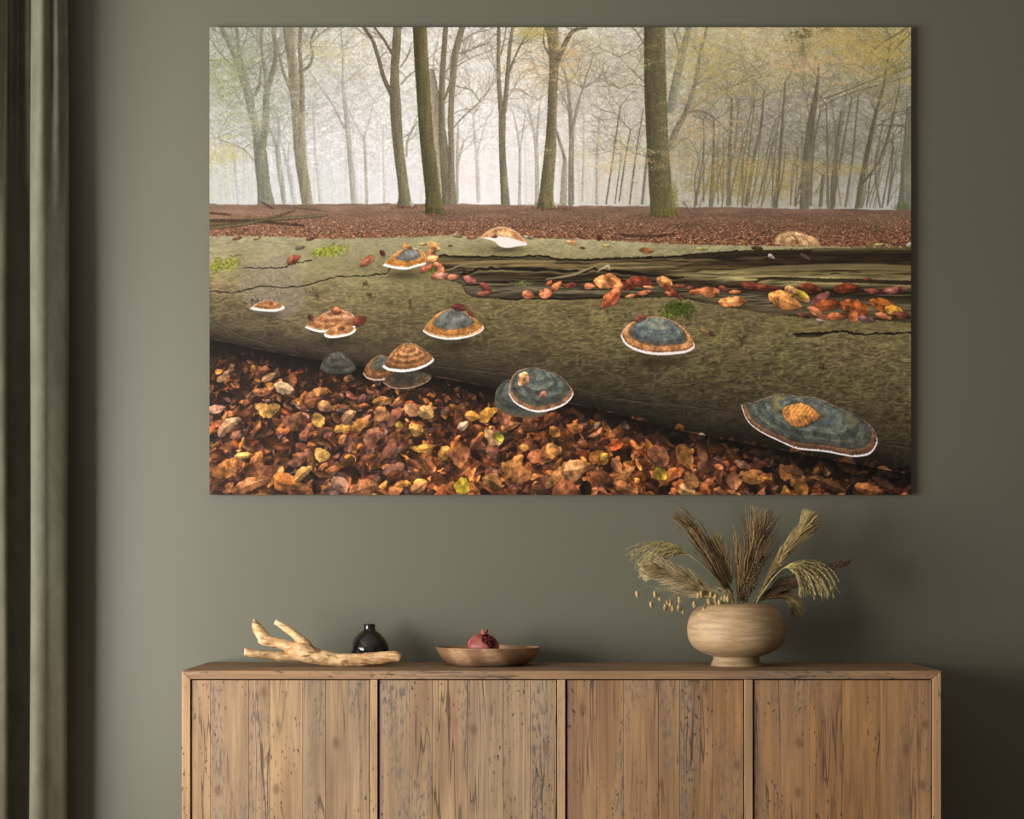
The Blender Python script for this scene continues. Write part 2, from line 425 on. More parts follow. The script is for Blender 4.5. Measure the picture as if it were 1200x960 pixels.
    def tr(f, pts, col, alpha=1., shade=.12, tw=0, rough=.5):
        q = [f(*p) for p in pts]
        stroke(q, col, alpha, shade=shade, rough=rough)
        for k in range(tw):
            i = R.randint(max(len(q) // 2, 1), len(q)); s = R.choice((-1, 1))
            branch(q[i][0], q[i][1], math.pi / 2 + s * R.uniform(.4, 1.2), R.uniform(16, 34), R.uniform(.8, 1.6), 2, tuple(np.array(col) * .97), alpha * .7, .8)
    faint = (158, 156, 146); faint2 = (172, 170, 164)
    # faint ones
    tr(A, [(715, 875, 32), (703, 740, 28), (692, 600, 25), (677, 450, 23), (662, 300, 15), (660, 150, 9), (650, 40, 6)], (150, 148, 136), .85, tw=12)
    tr(A, [(668, 510, 12), (600, 380, 9), (500, 240, 5)], (140, 138, 126), .8, tw=4)
    tr(A, [(775, 870, 16), (770, 700, 14), (762, 550, 12)], (158, 156, 146), .8)
    tr(A, [(762, 560, 10), (725, 500, 7), (690, 430, 5)], (158, 156, 146), .8, tw=3); tr(A, [(762, 560, 10), (790, 460, 6), (810, 380, 4)], (158, 156, 146), .8, tw=4)
    tr(A, [(555, 860, 20), (540, 720, 18), (528, 560, 15), (520, 400, 12), (530, 340, 8)], (168, 167, 158), .8, tw=6)
    tr(A, [(862, 870, 18), (858, 700, 16), (855, 520, 12)], (192, 188, 182), .7, tw=3); tr(A, [(620, 860, 26), (615, 700, 20)], (196, 195, 194), .6)
    tr(A, [(165, 870, 24), (150, 720, 20), (130, 560, 14), (125, 480, 10)], (166, 168, 162), .8, tw=4); tr(A, [(140, 600, 12), (150, 480, 8)], (166, 168, 162), .8, tw=2)
    tr(A, [(380, 865, 22), (360, 730, 26), (345, 600, 22), (330, 560, 16), (300, 500, 10)], (136, 136, 122), .9, tw=5)
    tr(A, [(345, 620, 16), (355, 540, 12), (352, 470, 8)], (136, 136, 122), .9, tw=3)
    tr(A, [(428, 865, 22), (405, 730, 20), (385, 640, 16), (365, 580, 10)], (160, 160, 152), .8, tw=3); tr(A, [(395, 690, 12), (405, 580, 8)], (160, 160, 152), .8, tw=2)
    tr(A, [(965, 640, 14), (970, 570, 10), (1005, 500, 6)], (140, 136, 120), .8, tw=3)
    tr(B, [(207, 860, 18), (197, 640, 16), (180, 450, 10)], (178, 172, 162), .8, tw=5); tr(B, [(200, 630, 10), (245, 470, 5)], (178, 172, 162), .7, tw=3)
    tr(B, [(105, 862, 16), (105, 650, 15), (110, 500, 9)], (152, 147, 134), .85, tw=2); tr(B, [(106, 690, 10), (138, 570, 7)], (152, 147, 134), .85, tw=2)
    tr(B, [(403, 870, 15), (405, 650, 13), (395, 540, 10), (370, 430, 5)], (168, 164, 150), .85, tw=4); tr(B, [(405, 620, 9), (432, 440, 4)], (168, 164, 150), .85, tw=3)
    tr(B, [(487, 870, 22), (485, 650, 19), (470, 520, 14), (440, 400, 8)], (166, 162, 148), .85, tw=4); tr(B, [(486, 600, 12), (492, 470, 10), (510, 330, 5)], (166, 162, 148), .85, tw=3)
    tr(B, [(612, 865, 34), (618, 720, 27), (616, 650, 18), (585, 530, 9)], (146, 139, 118), .9)
    tr(B, [(650, 870, 30), (650, 700, 27), (652, 560, 25), (645, 440, 20), (632, 300, 12), (600, 200, 6)], (122, 117, 98), .9, tw=10)
    tr(B, [(655, 520, 17), (680, 410, 13), (705, 320, 10), (760, 150, 5)], (126, 121, 102), .9, tw=10)
    tr(B, [(775, 870, 18), (777, 650, 15), (785, 470, 9)], (164, 157, 138), .8, tw=5); tr(B, [(705, 860, 12), (712, 450, 7)], (170, 164, 146), .75, tw=3)
    for q in ([(818, 872, 9), (840, 720, 8), (885, 410, 6)], [(880, 860, 8), (915, 620, 7), (935, 520, 5)], [(930, 872, 9), (960, 640, 8), (995, 420, 5)], [(990, 872, 13), (1012, 650, 11), (1018, 560, 8)], [(860, 870, 6), (890, 640, 5)]):
        tr(B, q, (104, 98, 78), .85, tw=2)
    for q in ([(258, 875, 20), (266, 600, 17), (276, 370, 9)], [(175, 880, 22), (188, 640, 15), (190, 470, 8)], [(288, 620, 8), (310, 380, 5)], [(345, 875, 21), (382, 650, 17), (415, 500, 12), (430, 330, 7)],
              [(325, 885, 8), (355, 640, 8), (385, 380, 5)], [(482, 885, 22), (506, 650, 19), (520, 460, 13), (530, 290, 7)], [(410, 830, 8), (450, 600, 7), (485, 470, 5)], [(580, 885, 10), (618, 700, 9), (660, 520, 8)],
              [(652, 880, 12), (668, 600, 10), (700, 430, 7)], [(737, 890, 12), (733, 600, 11), (728, 400, 6)], [(758, 885, 14), (800, 640, 12), (850, 360, 6)], [(820, 885, 12), (855, 640, 11), (880, 360, 6)], [(755, 890, 22), (765, 700, 18), (800, 430, 10)],
              [(890, 888, 16), (915, 700, 13), (950, 520, 8)], [(985, 890, 10), (962, 700, 10), (1000, 480, 6)], [(995, 890, 9), (1040, 640, 9), (1050, 540, 6)], [(700, 880, 20), (712, 740, 16)], [(590, 600, 8), (585, 760, 8), (575, 880, 8)],
              [(140, 860, 8), (140, 470, 5)], [(210, 870, 9), (205, 560, 6)], [(920, 885, 7), (940, 740, 6)], [(1050, 600, 8), (1035, 760, 9), (1020, 880, 8)]):
        tr(D, q, (104, 99, 78), .82, tw=3)
    tr(D, [(622, 892, 46), (632, 720, 46), (645, 600, 45), (655, 480, 36), (675, 380, 26), (688, 280, 16), (692, 200, 8)], (106, 100, 80), .95, tw=10)
    tr(D, [(872, 892, 18), (905, 720, 24), (930, 600, 23), (965, 440, 17), (1000, 310, 12), (1030, 130, 7), (1032, 60, 4)], (98, 92, 68), .95, tw=10)
    tr(D, [(880, 800, 13), (965, 695, 14), (1010, 590, 12), (1050, 440, 9), (1080, 300, 6)], (98, 92, 70), .9, tw=6)
    tr(D, [(1102, 905, 76), (1108, 800, 60), (1115, 650, 54), (1124, 520, 42), (1128, 420, 34)], (118, 117, 96), .95)
    tr(D, [(1118, 520, 12), (1090, 500, 9), (970, 495, 6)], (110, 104, 78), .9, tw=3)
    tr(D, [(640, 400, 5), (850, 320, 7), (980, 270, 7), (1134, 220, 9)], (112, 104, 66), .9, tw=5); tr(D, [(690, 410, 4), (850, 340, 6), (1000, 300, 6), (1134, 260, 8)], (112, 104, 66), .9, tw=5)
    tr(D, [(880, 250, 3), (960, 130, 6), (1100, 40, 9)], (116, 102, 58), .85, tw=4); tr(D, [(1000, 210, 3), (1060, 130, 5), (1130, 60, 8)], (116, 102, 58), .85, tw=4)
    # limbs right of the big mid trunk
    tr(D, [(-20, 420, 42), (5, 300, 38), (32, 180, 36), (70, 30, 26)], (126, 124, 106), .95, tw=8); tr(D, [(35, 180, 16), (0, 60, 12)], (128, 126, 106), .9, tw=3)
    tr(D, [(-20, 600, 34), (10, 520, 30), (55, 435, 24), (95, 310, 20), (125, 160, 16), (155, 30, 11)], (116, 112, 90), .95, tw=8)
    tr(D, [(55, 435, 12), (130, 430, 9), (200, 470, 7), (255, 525, 5)], (112, 104, 78), .9, tw=4); tr(D, [(85, 420, 9), (180, 350, 7), (280, 310, 5), (420, 265, 3)], (124, 114, 80), .9, tw=4)
    tr(D, [(0, 600, 9), (60, 560, 6), (120, 640, 4)], (120, 112, 84), .8, tw=3)
    # left group
    c1 = (112, 112, 96)
    tr(A, [(293, 878, 84), (283, 800, 66), (272, 700, 64), (262, 610, 60), (247, 530, 40), (225, 440, 40), (206, 340, 42), (172, 250, 32), (132, 140, 26), (75, 25, 20)], c1, 1, tw=8)
    tr(A, [(275, 600, 36), (284, 540, 34), (292, 450, 34), (296, 340, 30), (318, 260, 26), (338, 170, 22), (328, 30, 18)], (114, 112, 92), 1, tw=8)
    tr(A, [(212, 350, 26), (190, 240, 24), (165, 140, 20), (150, 25, 16)], c1, 1, tw=5); tr(A, [(292, 330, 18), (285, 230, 16), (270, 120, 14), (274, 25, 11)], (116, 114, 94), 1, tw=5)
    tr(A, [(240, 350, 18), (262, 300, 16), (268, 220, 10)], c1, .95, tw=2); tr(A, [(150, 230, 10), (90, 170, 8), (22, 80, 6)], (112, 116, 96), .9, tw=5); tr(A, [(110, 90, 8), (70, 60, 6), (28, 25, 5)], (112, 116, 96), .9, tw=3)
    tr(A, [(160, 150, 10), (190, 100, 8), (205, 30, 5)], (116, 118, 98), .9, tw=3); tr(A, [(230, 660, 8), (180, 610, 6), (60, 560, 4)], (120, 118, 100), .9, tw=4)
    c2 = (128, 122, 98)
    tr(A, [(492, 882, 54), (478, 790, 54), (464, 700, 55), (454, 600, 60), (447, 480, 60), (443, 380, 66), (432, 300, 64), (420, 200, 46), (405, 110, 46), (398, 20, 52)], c2, 1, shade=.16, tw=2)
    tr(A, [(464, 420, 26), (464, 300, 24), (458, 200, 20), (454, 120, 18), (458, 20, 17)], (116, 110, 88), 1, tw=4)
    tr(A, [(466, 240, 17), (500, 210, 15), (515, 160, 14), (505, 100, 12), (525, 45, 10)], (118, 114, 92), 1, tw=3); tr(A, [(508, 110, 8), (550, 60, 7), (600, 25, 5)], (126, 122, 102), .9, tw=3)
    tr(A, [(415, 340, 16), (375, 240, 14), (350, 130, 12), (322, 25, 10)], (120, 116, 92), 1, tw=3); tr(A, [(480, 100, 10), (490, 95, 9), (520, 120, 7), (590, 120, 4)], (124, 120, 100), .9, tw=2)
    c4 = (106, 98, 74)
    tr(A, [(957, 890, 72), (953, 820, 54), (938, 700, 50), (922, 560, 50), (912, 400, 54), (908, 250, 42), (914, 150, 42), (922, 20, 40)], c4, 1, shade=.16)
    tr(A, [(893, 350, 22), (855, 265, 20), (832, 180, 19), (802, 90, 17), (757, 22, 14)], (92, 86, 66), 1, tw=3); tr(A, [(898, 155, 15), (855, 85, 12), (812, 28, 9)], (96, 90, 70), 1, tw=3)
    tr(A, [(940, 300, 10), (965, 270, 8), (1003, 238, 6)], (126, 120, 100), .9, tw=2); tr(A, [(938, 215, 10), (968, 170, 8), (992, 100, 5)], (126, 120, 100), .9, tw=2); tr(A, [(945, 560, 8), (985, 530, 6), (1015, 480, 4)], (130, 124, 104), .9, tw=2)
    tr(A, [(1085, 240, 30), (1105, 400, 50), (1125, 560, 66), (1145, 760, 78), (1152, 900, 86)], (138, 127, 108), 1, shade=.2)
    c5 = (84, 78, 48)
    tr(A, [(1097, 930, 96), (1094, 860, 76), (1085, 760, 72), (1068, 620, 68), (1055, 480, 66), (1046, 330, 68), (1036, 180, 68), (1028, 15, 68)], c5, 1, shade=.3, rough=.5)
    # pair right of the dark trunk
    c6 = (112, 103, 80)
    tr(B, [(60, 880, 56), (52, 800, 42), (38, 650, 36), (32, 520, 32), (30, 400, 30), (34, 250, 28), (50, 15, 24)], c6, 1, shade=.15, tw=4)
    tr(B, [(86, 880, 40), (78, 760, 30), (76, 600, 29), (74, 450, 28), (82, 300, 30), (94, 160, 34), (132, 15, 28)], (116, 108, 84), 1, shade=.15, tw=10)
    tr(B, [(40, 380, 15), (70, 300, 13), (95, 180, 11)], c6, 1); tr(B, [(85, 510, 9), (150, 440, 7), (230, 370, 4)], (132, 124, 102), .9, tw=3)
    for q in ([(100, 160, 8), (180, 130, 6), (250, 100, 3)], [(110, 110, 8), (180, 60, 6), (270, 35, 4)], [(95, 220, 7), (160, 180, 5), (240, 150, 3)], [(100, 310, 6), (170, 330, 5), (210, 380, 3)]):
        tr(B, q, (124, 118, 98), .85, tw=4)
    tr(B, [(336, 878, 44), (328, 760, 36), (320, 600, 31), (320, 450, 34), (313, 400, 26), (302, 250, 19), (304, 15, 17)], (114, 107, 84), 1, shade=.15, tw=3)
    tr(B, [(330, 430, 24), (341, 320, 22), (348, 230, 20), (356, 120, 18), (372, 15, 15)], (116, 109, 86), 1, tw=4); tr(B, [(345, 260, 13), (375, 185, 11), (410, 110, 9), (455, 40, 6)], (110, 103, 82), 1, tw=8)
    tr(B, [(312, 160, 9), (330, 90, 7), (338, 30, 5)], (120, 114, 92), .9, tw=2); tr(B, [(300, 270, 7), (275, 180, 5), (262, 80, 3)], (150, 146, 130), .8, tw=2); tr(B, [(350, 330, 6), (400, 325, 6), (440, 350, 5), (490, 375, 3)], (140, 134, 114), .9, tw=2)
    c8 = (110, 101, 72)
    tr(B, [(527, 894, 86), (532, 820, 66), (540, 720, 60), (550, 620, 56), (557, 480, 46), (562, 330, 44), (568, 220, 46), (566, 130, 50), (556, 15, 64)], c8, 1, shade=.2, rough=.8)
    tr(B, [(582, 200, 30), (605, 140, 27), (635, 80, 22), (665, 42, 17), (725, 32, 9)], (104, 94, 72), 1, tw=3); tr(B, [(545, 160, 9), (518, 100, 8), (522, 25, 6)], (96, 86, 60), 1)
    tr(B, [(575, 520, 9), (600, 600, 8), (622, 660, 7)], (120, 112, 86), .9); tr(B, [(540, 300, 5), (490, 250, 4), (465, 170, 3)], (150, 142, 120), .8, tw=2)
    tr(B, [(1000, 290, 7), (950, 240, 5), (880, 170, 3)], (120, 112, 84), .9, tw=4); tr(B, [(1000, 110, 10), (970, 60, 8), (940, 20, 6)], (130, 122, 96), .9, tw=2); tr(B, [(1000, 310, 5), (940, 300, 4), (880, 320, 3)], (120, 112, 84), .9, tw=3)
    c10 = (93, 87, 58)
    tr(B, [(1092, 945, 128), (1083, 870, 110), (1075, 760, 108), (1068, 640, 106), (1060, 500, 106), (1053, 300, 106), (1049, 15, 100)], c10, 1, shade=.22, rough=.5)
    # moss on the feet of the trunks
    for cx, cy, rx, ry, n, col in ((789, 232, 6, 22, 900, (112, 112, 34)), (786, 246, 14, 7, 900, (112, 116, 44)), (517, 246, 7, 6, 600, (98, 106, 40)), (508, 250, 14, 3, 500, (90, 96, 40)), (639, 241, 14, 4, 400, (110, 108, 60)), (1058, 243, 12, 5, 500, (86, 100, 48)), (475, 240, 14, 3, 200, (104, 106, 60))):
        dabs(n, cx, cy, rx, ry, col, 16, .4, 2, spray=False)
    # leaf sprays hung in front of the trunks
    for cx, cy, rx, ry, n, col, al in ((268, 120, 44, 50, 2200, (150, 150, 112), .5), (300, 140, 40, 24, 1500, (150, 152, 126), .5), (262, 85, 30, 30, 1600, (128, 134, 84), .5), (258, 180, 30, 16, 1500, (172, 164, 110), .5), (285, 60, 30, 30, 1200, (140, 146, 108), .45),
                                       (330, 120, 50, 36, 1800, (160, 160, 132), .45), (390, 60, 40, 24, 1500, (186, 178, 130), .45), (625, 38, 22, 10, 1000, (176, 160, 88), .55), (665, 72, 24, 32, 1300, (208, 172, 116), .4), (690, 60, 40, 40, 1000, (180, 168, 116), .45),
                                       (830, 60, 50, 40, 4000, (190, 168, 100), .45), (850, 90, 60, 40, 3500, (176, 158, 92), .45), (1020, 60, 60, 40, 5500, (186, 160, 80), .5), (950, 76, 54, 20, 2200, (208, 172, 118), .38), (960, 45, 60, 20, 2500, (196, 168, 96), .45),
                                       (850, 190, 60, 16, 1500, (170, 148, 88), .42), (890, 200, 70, 16, 1500, (174, 148, 84), .42), (840, 215, 60, 14, 1800, (142, 128, 76), .45), (930, 198, 70, 16, 1300, (168, 146, 88), .42), (900, 222, 70, 12, 1200, (156, 134, 78), .42), (820, 150, 50, 30, 1800, (196, 160, 108), .45),
                                       (800, 175, 22, 18, 900, (150, 140, 96), .5), (985, 198, 50, 8, 900, (176, 150, 80), .45), (720, 180, 60, 24, 1800, (206, 184, 132), .45), (1050, 100, 34, 30, 1500, (150, 140, 82), .45)):
        dabs(n, cx, cy, rx, ry, col, 20, al, 2, clip=(30, 240)); dabs(n, cx, cy, rx, ry, col, 30, al, 1, clip=(30, 240))
    for i in range(46):
        x = R.uniform(800, 1060); y = R.uniform(236, 244); ln = R.uniform(-.05, .3); h = R.uniform(50, 150); w = R.uniform(.8, 2.2); c_ = tuple(np.array((100, 95, 76)) * R.uniform(.85, 1.25))
        stroke([(x, y, w), (x + ln * h * .5 + R.normal(0, 2), y - h * .5, w * .8), (x + ln * h * 1.1, y - h, .5)], c_, .7)
        branch(x + ln * h * .5, y - h * .5, R.uniform(.3, 2.6), R.uniform(12, 26), .8, 2, c_, .5, .9)
    for i in range(40): branch(R.uniform(790, 1060), R.uniform(60, 215), R.uniform(0, 3.1), R.uniform(14, 30), .8, 2, (112, 106, 82), .45, 1.)
    for i in range(26): branch(R.uniform(250, 345), R.uniform(40, 150), R.uniform(.2, 2.9), R.uniform(14, 30), 1., 2, (104, 106, 90), .5, 1.)
    for i in range(60):     # dark twig of leaves at the top right of centre
        t = R.rand(); x = 920 + R.rand() * 26 + (12 if i % 2 else 0); y = 33 + R.rand() * 12 + (940 - x) * .35 * t
        dabs(5, x, y, 2, 1.6, (104, 100, 50), 12, .8, 2)
    dabs(160, 940, 58, 5, 14, (120, 112, 60), 12, .7, 2); dabs(90, 968, 36, 10, 5, (120, 104, 56), 12, .7, 2)

    g_ = cv.mean(-1, keepdims=True); cv[:] = lerp(g_, cv, .84); cv[:] = cv * C(1.012, 1.0, .985)
    # ---------- leaf carpet behind the trunk
    g_top = np.interp(XP, [246, 500, 700, 1067], [239, 238.5, 241, 246]) + (MID - .5) * 3
    m = ss(-.8, .8, YP - g_top)
    depth = np.clip((YP - 239) / 46, 0, 1)
    base = lerp(C(118, 96, 80), C(92, 64, 46), depth[..., None])
    base = base * (.8 + .5 * fbm(60, 9, 4, 33))[..., None]
    cv[:] = lerp(cv, base, m[..., None])
    # trunk feet that stand nearer than the edge of the carpet
    keep = cv.copy()
    tr(A, [(1097, 934, 98), (1094, 860, 78)], c5, 1, shade=.3, rough=.5); tr(B, [(1092, 948, 122), (1083, 860, 110)], c10, 1, shade=.22, rough=.5); tr(A, [(957, 890, 66), (953, 850, 56)], c4, 1, shade=.16); tr(B, [(527, 896, 80), (532, 840, 68)], c8, 1, shade=.2)
    dabs(500, 782, 249, 18, 5, (104, 106, 42), 18, .5, 2); dabs(500, 512, 252, 16, 4, (88, 94, 38), 16, .5, 2); dabs(250, 640, 242, 14, 4, (104, 104, 52), 14, .5, 2)
    for x0_, x1_, yg in ((496, 521, 251), (757, 798, 254), (466, 484, 242.5), (627, 652, 244)):
        arc = yg - 2.2 * ((XP - (x0_ + x1_) / 2) / (x1_ - x0_) * 2) ** 2
        mk = ss(-.6, .6, YP - arc + (FINE - .5) * 2.4) * (XP > x0_ - 14) * (XP < x1_ + 14) * (YP < yg + 14)
        cv[:] = lerp(cv, keep, mk[..., None])
        for k in range(9):
            x = x0_ + (x1_ - x0_) * (k + .5) / 9
            stroke([(x, yg - 6, 3), (x + (x - (x0_ + x1_) / 2) * .18, yg - .6, 1.6)], tuple(cv[int((yg - 10 - Y0) * S), int(np.clip((x - X0) * S, 0, W - 1))] * R.uniform(.7, 1.05)), .7, smooth=False)
        dabs(160, (x0_ + x1_) / 2, yg + .5, (x1_ - x0_) * 1.1, 2.2, (72, 48, 34), 14, .6, 2, spray=False)
    n = 34000
    ys = 239 + 50 * R.rand(n) ** .9
    xs_ = R.uniform(246, 1067, n)
    pal = np.array([(146, 98, 70), (168, 118, 86), (106, 66, 45), (82, 52, 38), (198, 152, 118), (128, 80, 54), (64, 42, 33), (152, 92, 58)], np.float32)
    pk = R.choice(len(pal), n, p=(.17, .18, .15, .14, .12, .12, .08, .04))
    order = np.argsort(ys)
    for i in order:
        y, x = ys[i], xs_[i]
        if y < np.interp(x, [246, 500, 700, 1067], [241, 240, 243, 248]): continue
        if (758 < x < 797 and y < 254) or (496 < x < 521 and y < 251) or (628 < x < 650 and y < 243): continue
        d = (y - 239) / 46; w = .6 + 2.3 * d * R.uniform(.3, 1.3); h = .5 + 1.2 * d * R.uniform(.3, 1.4)
        x0 = int((x - X0) * S); y0 = int((y - Y0) * S); ww = max(int(w * S), 1); hh = max(int(h * S), 1)
        c = lerp(pal[pk[i]], C(136, 112, 94), .4 * (1 - d)) * R.uniform(.62, 1.3)
        a = cv[max(y0, 0):y0 + hh, max(x0, 0):x0 + ww]
        a += (c - a) * .8
        if hh > 1 and x0 > 0: cv[y0 + hh:y0 + hh + 1, x0 + 1:x0 + ww] *= .6
    # fallen sticks at the left, and a few others
    for q, c in (([(246, 262, 2), (290, 258, 3), (350, 254, 3), (384, 251, 1.5)], (96, 84, 60)), ([(246, 258, 2.6), (300, 259, 2.4), (356, 264, 1.5)], (60, 46, 34)), ([(246, 266, 4), (282, 262, 4), (310, 257, 2.5), (345, 246, 1)], (84, 74, 52)), ([(246, 249, 1.4), (270, 251, 1)], (58, 42, 32)),
                 ([(306, 236, 1), (320, 244, 1)], (60, 46, 36)), ([(345, 242, 1.4), (375, 245, 1)], (100, 92, 76)), ([(730, 275, 2.2), (770, 276, 2), (790, 273, 1.2)], (70, 52, 44)), ([(800, 236, 1), (811, 248, 1.4)], (150, 140, 120))):
        stroke([(a, b + 1.2, w) for a, b, w in q], (44, 28, 20), .6); stroke(q, c, 1, rough=.6, shade=.2)

    # ---------- the fallen trunk
    topx = [246, 330, 390, 500, 520, 600, 700, 790, 900, 1000, 1067]; topy = [276.5, 277, 280, 277, 275.5, 278, 281, 286, 288, 289, 289.5]
    botx = [246, 310, 372, 426, 513, 577, 640, 698, 748, 794, 850, 900, 960, 1067]; boty = [397, 411, 421, 430, 442, 454, 467, 479, 492, 504, 515, 524, 536, 556]
    tp = np.interp(XP, topx, topy); bt = np.interp(XP, botx, boty)
    v = (YP - tp) / (bt - tp)
    edge = ss(-.7, .7, YP - tp + (FINE - .5) * 1.5) * ss(-1.2, 1.2, bt - YP + (MID - .5) * 4)
    stops = [0, .1, .22, .36, .5, .65, .8, .92, 1.0]
    colL = [(140, 132, 102), (138, 129, 97), (133, 122, 88), (118, 106, 74), (101, 88, 60), (88, 76, 52), (74, 63, 44), (54, 45, 33), (28, 22, 16)]
    colR = [(152, 144, 108), (136, 125, 88), (116, 103, 69), (103, 90, 58), (93, 81, 52), (79, 68, 43), (60, 51, 33), (42, 35, 24), (20, 16, 11)]
    def ramp(tab): return np.stack([np.interp(v, stops, [c[k] for c in tab]) for k in range(3)], -1).astype(np.float32)
    tx = ss(330, 640, XP)[..., None]
    lg = lerp(ramp(colL), ramp(colR), tx)
    rg = lambda n: 1 - np.abs(2 * n - 1)
    ripple = .55 * rg(vnoise(W, H, 17, 5, np.random.RandomState(41))) + .3 * rg(vnoise(W, H, 9, 3.2, np.random.RandomState(47))) + .15 * vnoise(W, H, 4, 2.2, np.random.RandomState(48)); rip2 = fbm(70, 40, 4, 42); rip3 = fbm(4.5, 2.2, 2, 45)
    warp = (fbm(30, 30, 2, 46) - .5) * 14; wv = .5 + .5 * np.sin((YP * 1.9 + XP * .12 + warp) * 1.3)
    wy = np.clip(YY + (fbm(40, 22, 3, 81) - .5) * 15 + (XX * .06), 0, H - 1).astype(int) % H; wx = np.clip(XX + (fbm(22, 9, 2, 82) - .5) * 22, 0, W - 1).astype(int)
    ripple = ripple[wy, wx]; rip3 = rip3[wy, wx]
    amp = .4 + .22 * ss(420, 800, XP)
    lg = lg * (1 + (ripple - .52) * amp * (.5 + .8 * ss(.15, .5, v)) + (rip2 - .5) * .3 + (rip3 - .5) * .28 + (wv - .5) * .16 * ss(.2, .45, v))[..., None]
    hi = ss(.68, .9, ripple) * ss(.25, .5, v) * (1 - ss(.7, .95, v)) * .6
    lg = lg + hi[..., None] * C(26, 24, 15)
    gr = ss(.5, .7, fbm(90, 60, 3, 44)) * .25
    lg = lerp(lg, lg * C(.96, 1.06, .86), gr[..., None])
    cv[:] = lerp(cv, lg, edge[..., None])
    # grey lilac bare patch on the left
    r = poly([(284, 318), (300, 308), (330, 300), (349, 311), (354, 330), (357, 352), (340, 372), (300, 366), (286, 350), (280, 332)], None, smooth=4, jag=5)
    sl, a = r; blend(sl, a * .55, C(124, 112, 98) * (.75 + .5 * FINE[sl])[..., None])
    # strokes of dark shadow beneath the fungi
    def blob(cx, cy, rx, ry, col, al):
        x0, x1, y0, y1 = bbox([(cx - rx * 2 - X0) * S, (cx + rx * 2 - X0) * S], [(cy - ry * 2 - Y0) * S, (cy + ry * 2 - Y0) * S], 2)
        sl = np.s_[y0:y1, x0:x1]; d = ((XP[sl] - cx) / rx) ** 2 + ((YP[sl] - cy) / ry) ** 2
        blend(sl, np.exp(-d * 1.6) * al, C(*col))
    for b in ((472, 322, 26, 8, .6), (313, 368, 20, 6, .45), (395, 400, 34, 9, .5), (532, 404, 36, 10, .55), (770, 424, 46, 12, .6), (594, 292, 28, 6, .6), (480, 440, 40, 9, .7), (640, 488, 40, 9, .7), (960, 540, 84, 12, .8), (400, 420, 16, 6, .5)):
        blob(b[0], b[1], b[2], b[3], (30, 24, 15), b[4])
    for x, y, w, h in ((368, 345, 8, 7), (428, 333, 7, 5), (871, 398, 4, 8), (963, 436, 12, 9), (964, 430, 6, 5), (890, 445, 6, 5), (680, 425, 2, 10), (734, 432, 2, 16), (762, 428, 2, 10), (480, 360, 2, 14), (434, 346, 3, 3), (300, 352, 10, 4), (318, 392, 8, 2)):
        for k in range(14):
            x_ = x + R.normal(0, w * .4); y_ = y + R.normal(0, h * .4)
            stroke([(x_, y_, 1.2), (x_ + R.normal(0, 2), y_ + R.normal(0, 2.4), .8)], (44, 35, 20), .6, smooth=False)
    def crack(pts, w, col=(26, 20, 13), al=.95):
        p = spline([(a, b, w) for a, b in pts], 8)
        p[:, 1] += R.normal(0, .7, len(p)); p[:, 2] *= R.uniform(.4, 1.3, len(p))
        stroke(p, col, al, smooth=False); p2 = p.copy(); p2[:, 1] += w * .9; p2[:, 2] *= .5; stroke(p2, (166, 152, 108), .3, smooth=False)
    crack([(245, 341), (277, 342.6), (301, 336), (348, 336), (377, 329), (400, 324), (426, 323), (453, 319), (461, 300)], 1.6)
    crack([(286, 314), (318, 314), (333, 313), (345, 308), (365, 305)], 1.3); crack([(245, 372), (262, 384), (300, 398), (350, 412)], 1.3, al=.5)
    crack([(513, 428), (560, 434), (640, 440), (680, 456), (720, 466), (800, 474), (852, 482)], 1.3, (30, 23, 14), .7); crack([(1025, 518), (1067, 524)], 1.6, al=.7); crack([(246, 288), (280, 284), (330, 284)], .8, al=.25)
    # hollow with split wood
    hol_up = [(506, 300), (515, 300), (560, 300.5), (605, 301), (640, 300), (654, 303.5), (690, 303), (718, 302), (790, 299.5), (863, 294), (920, 292), (961, 290), (1068, 289.5)]
    hol_lo = [(1068, 378), (1010, 374), (942, 372), (893, 367), (839, 357), (790, 348), (701, 350), (640, 351), (586, 350), (560, 349), (547, 345), (540, 333), (517, 325)]
    sl, a = poly(hol_up + hol_lo, None, jag=2.5)
    xx = XP[sl]; yy = YP[sl]
    up = np.interp(xx, [p[0] for p in hol_up], [p[1] for p in hol_up]); lo = np.interp(xx, [p[0] for p in hol_lo[::-1]], [p[1] for p in hol_lo[::-1]])
    hv = np.clip((yy - up) / (lo - up + .1), 0, 1)
    grain = fbm(110, 3.2, 4, 51)[sl]; g2 = fbm(40, 7, 4, 52)[sl]
    def hramp(st, tab): return np.stack([np.interp(hv, st, [c[k] for c in tab]) for k in range(3)], -1)
    hl = hramp([0, .06, .14, .3, .4, .52, .68, .8, .92, 1], [(30, 24, 15), (60, 49, 31), (108, 92, 60), (104, 88, 56), (40, 31, 20), (64, 53, 35), (52, 46, 35), (80, 72, 55), (70, 61, 44), (30, 24, 15)])
    hr = hramp([0, .05, .12, .28, .36, .44, .52, .6, .68, .76, .9, 1], [(112, 102, 68), (64, 54, 34), (38, 30, 20), (58, 46, 28), (112, 98, 62), (150, 136, 92), (132, 118, 78), (40, 31, 20), (50, 40, 28), (96, 86, 64), (92, 80, 56), (60, 50, 32)])
    hc = lerp(hl, hr, ss(740, 860, xx)[..., None]) * (.45 + 1.1 * grain)[..., None] * (.72 + .56 * g2)[..., None]
    blend(sl, a, hc)
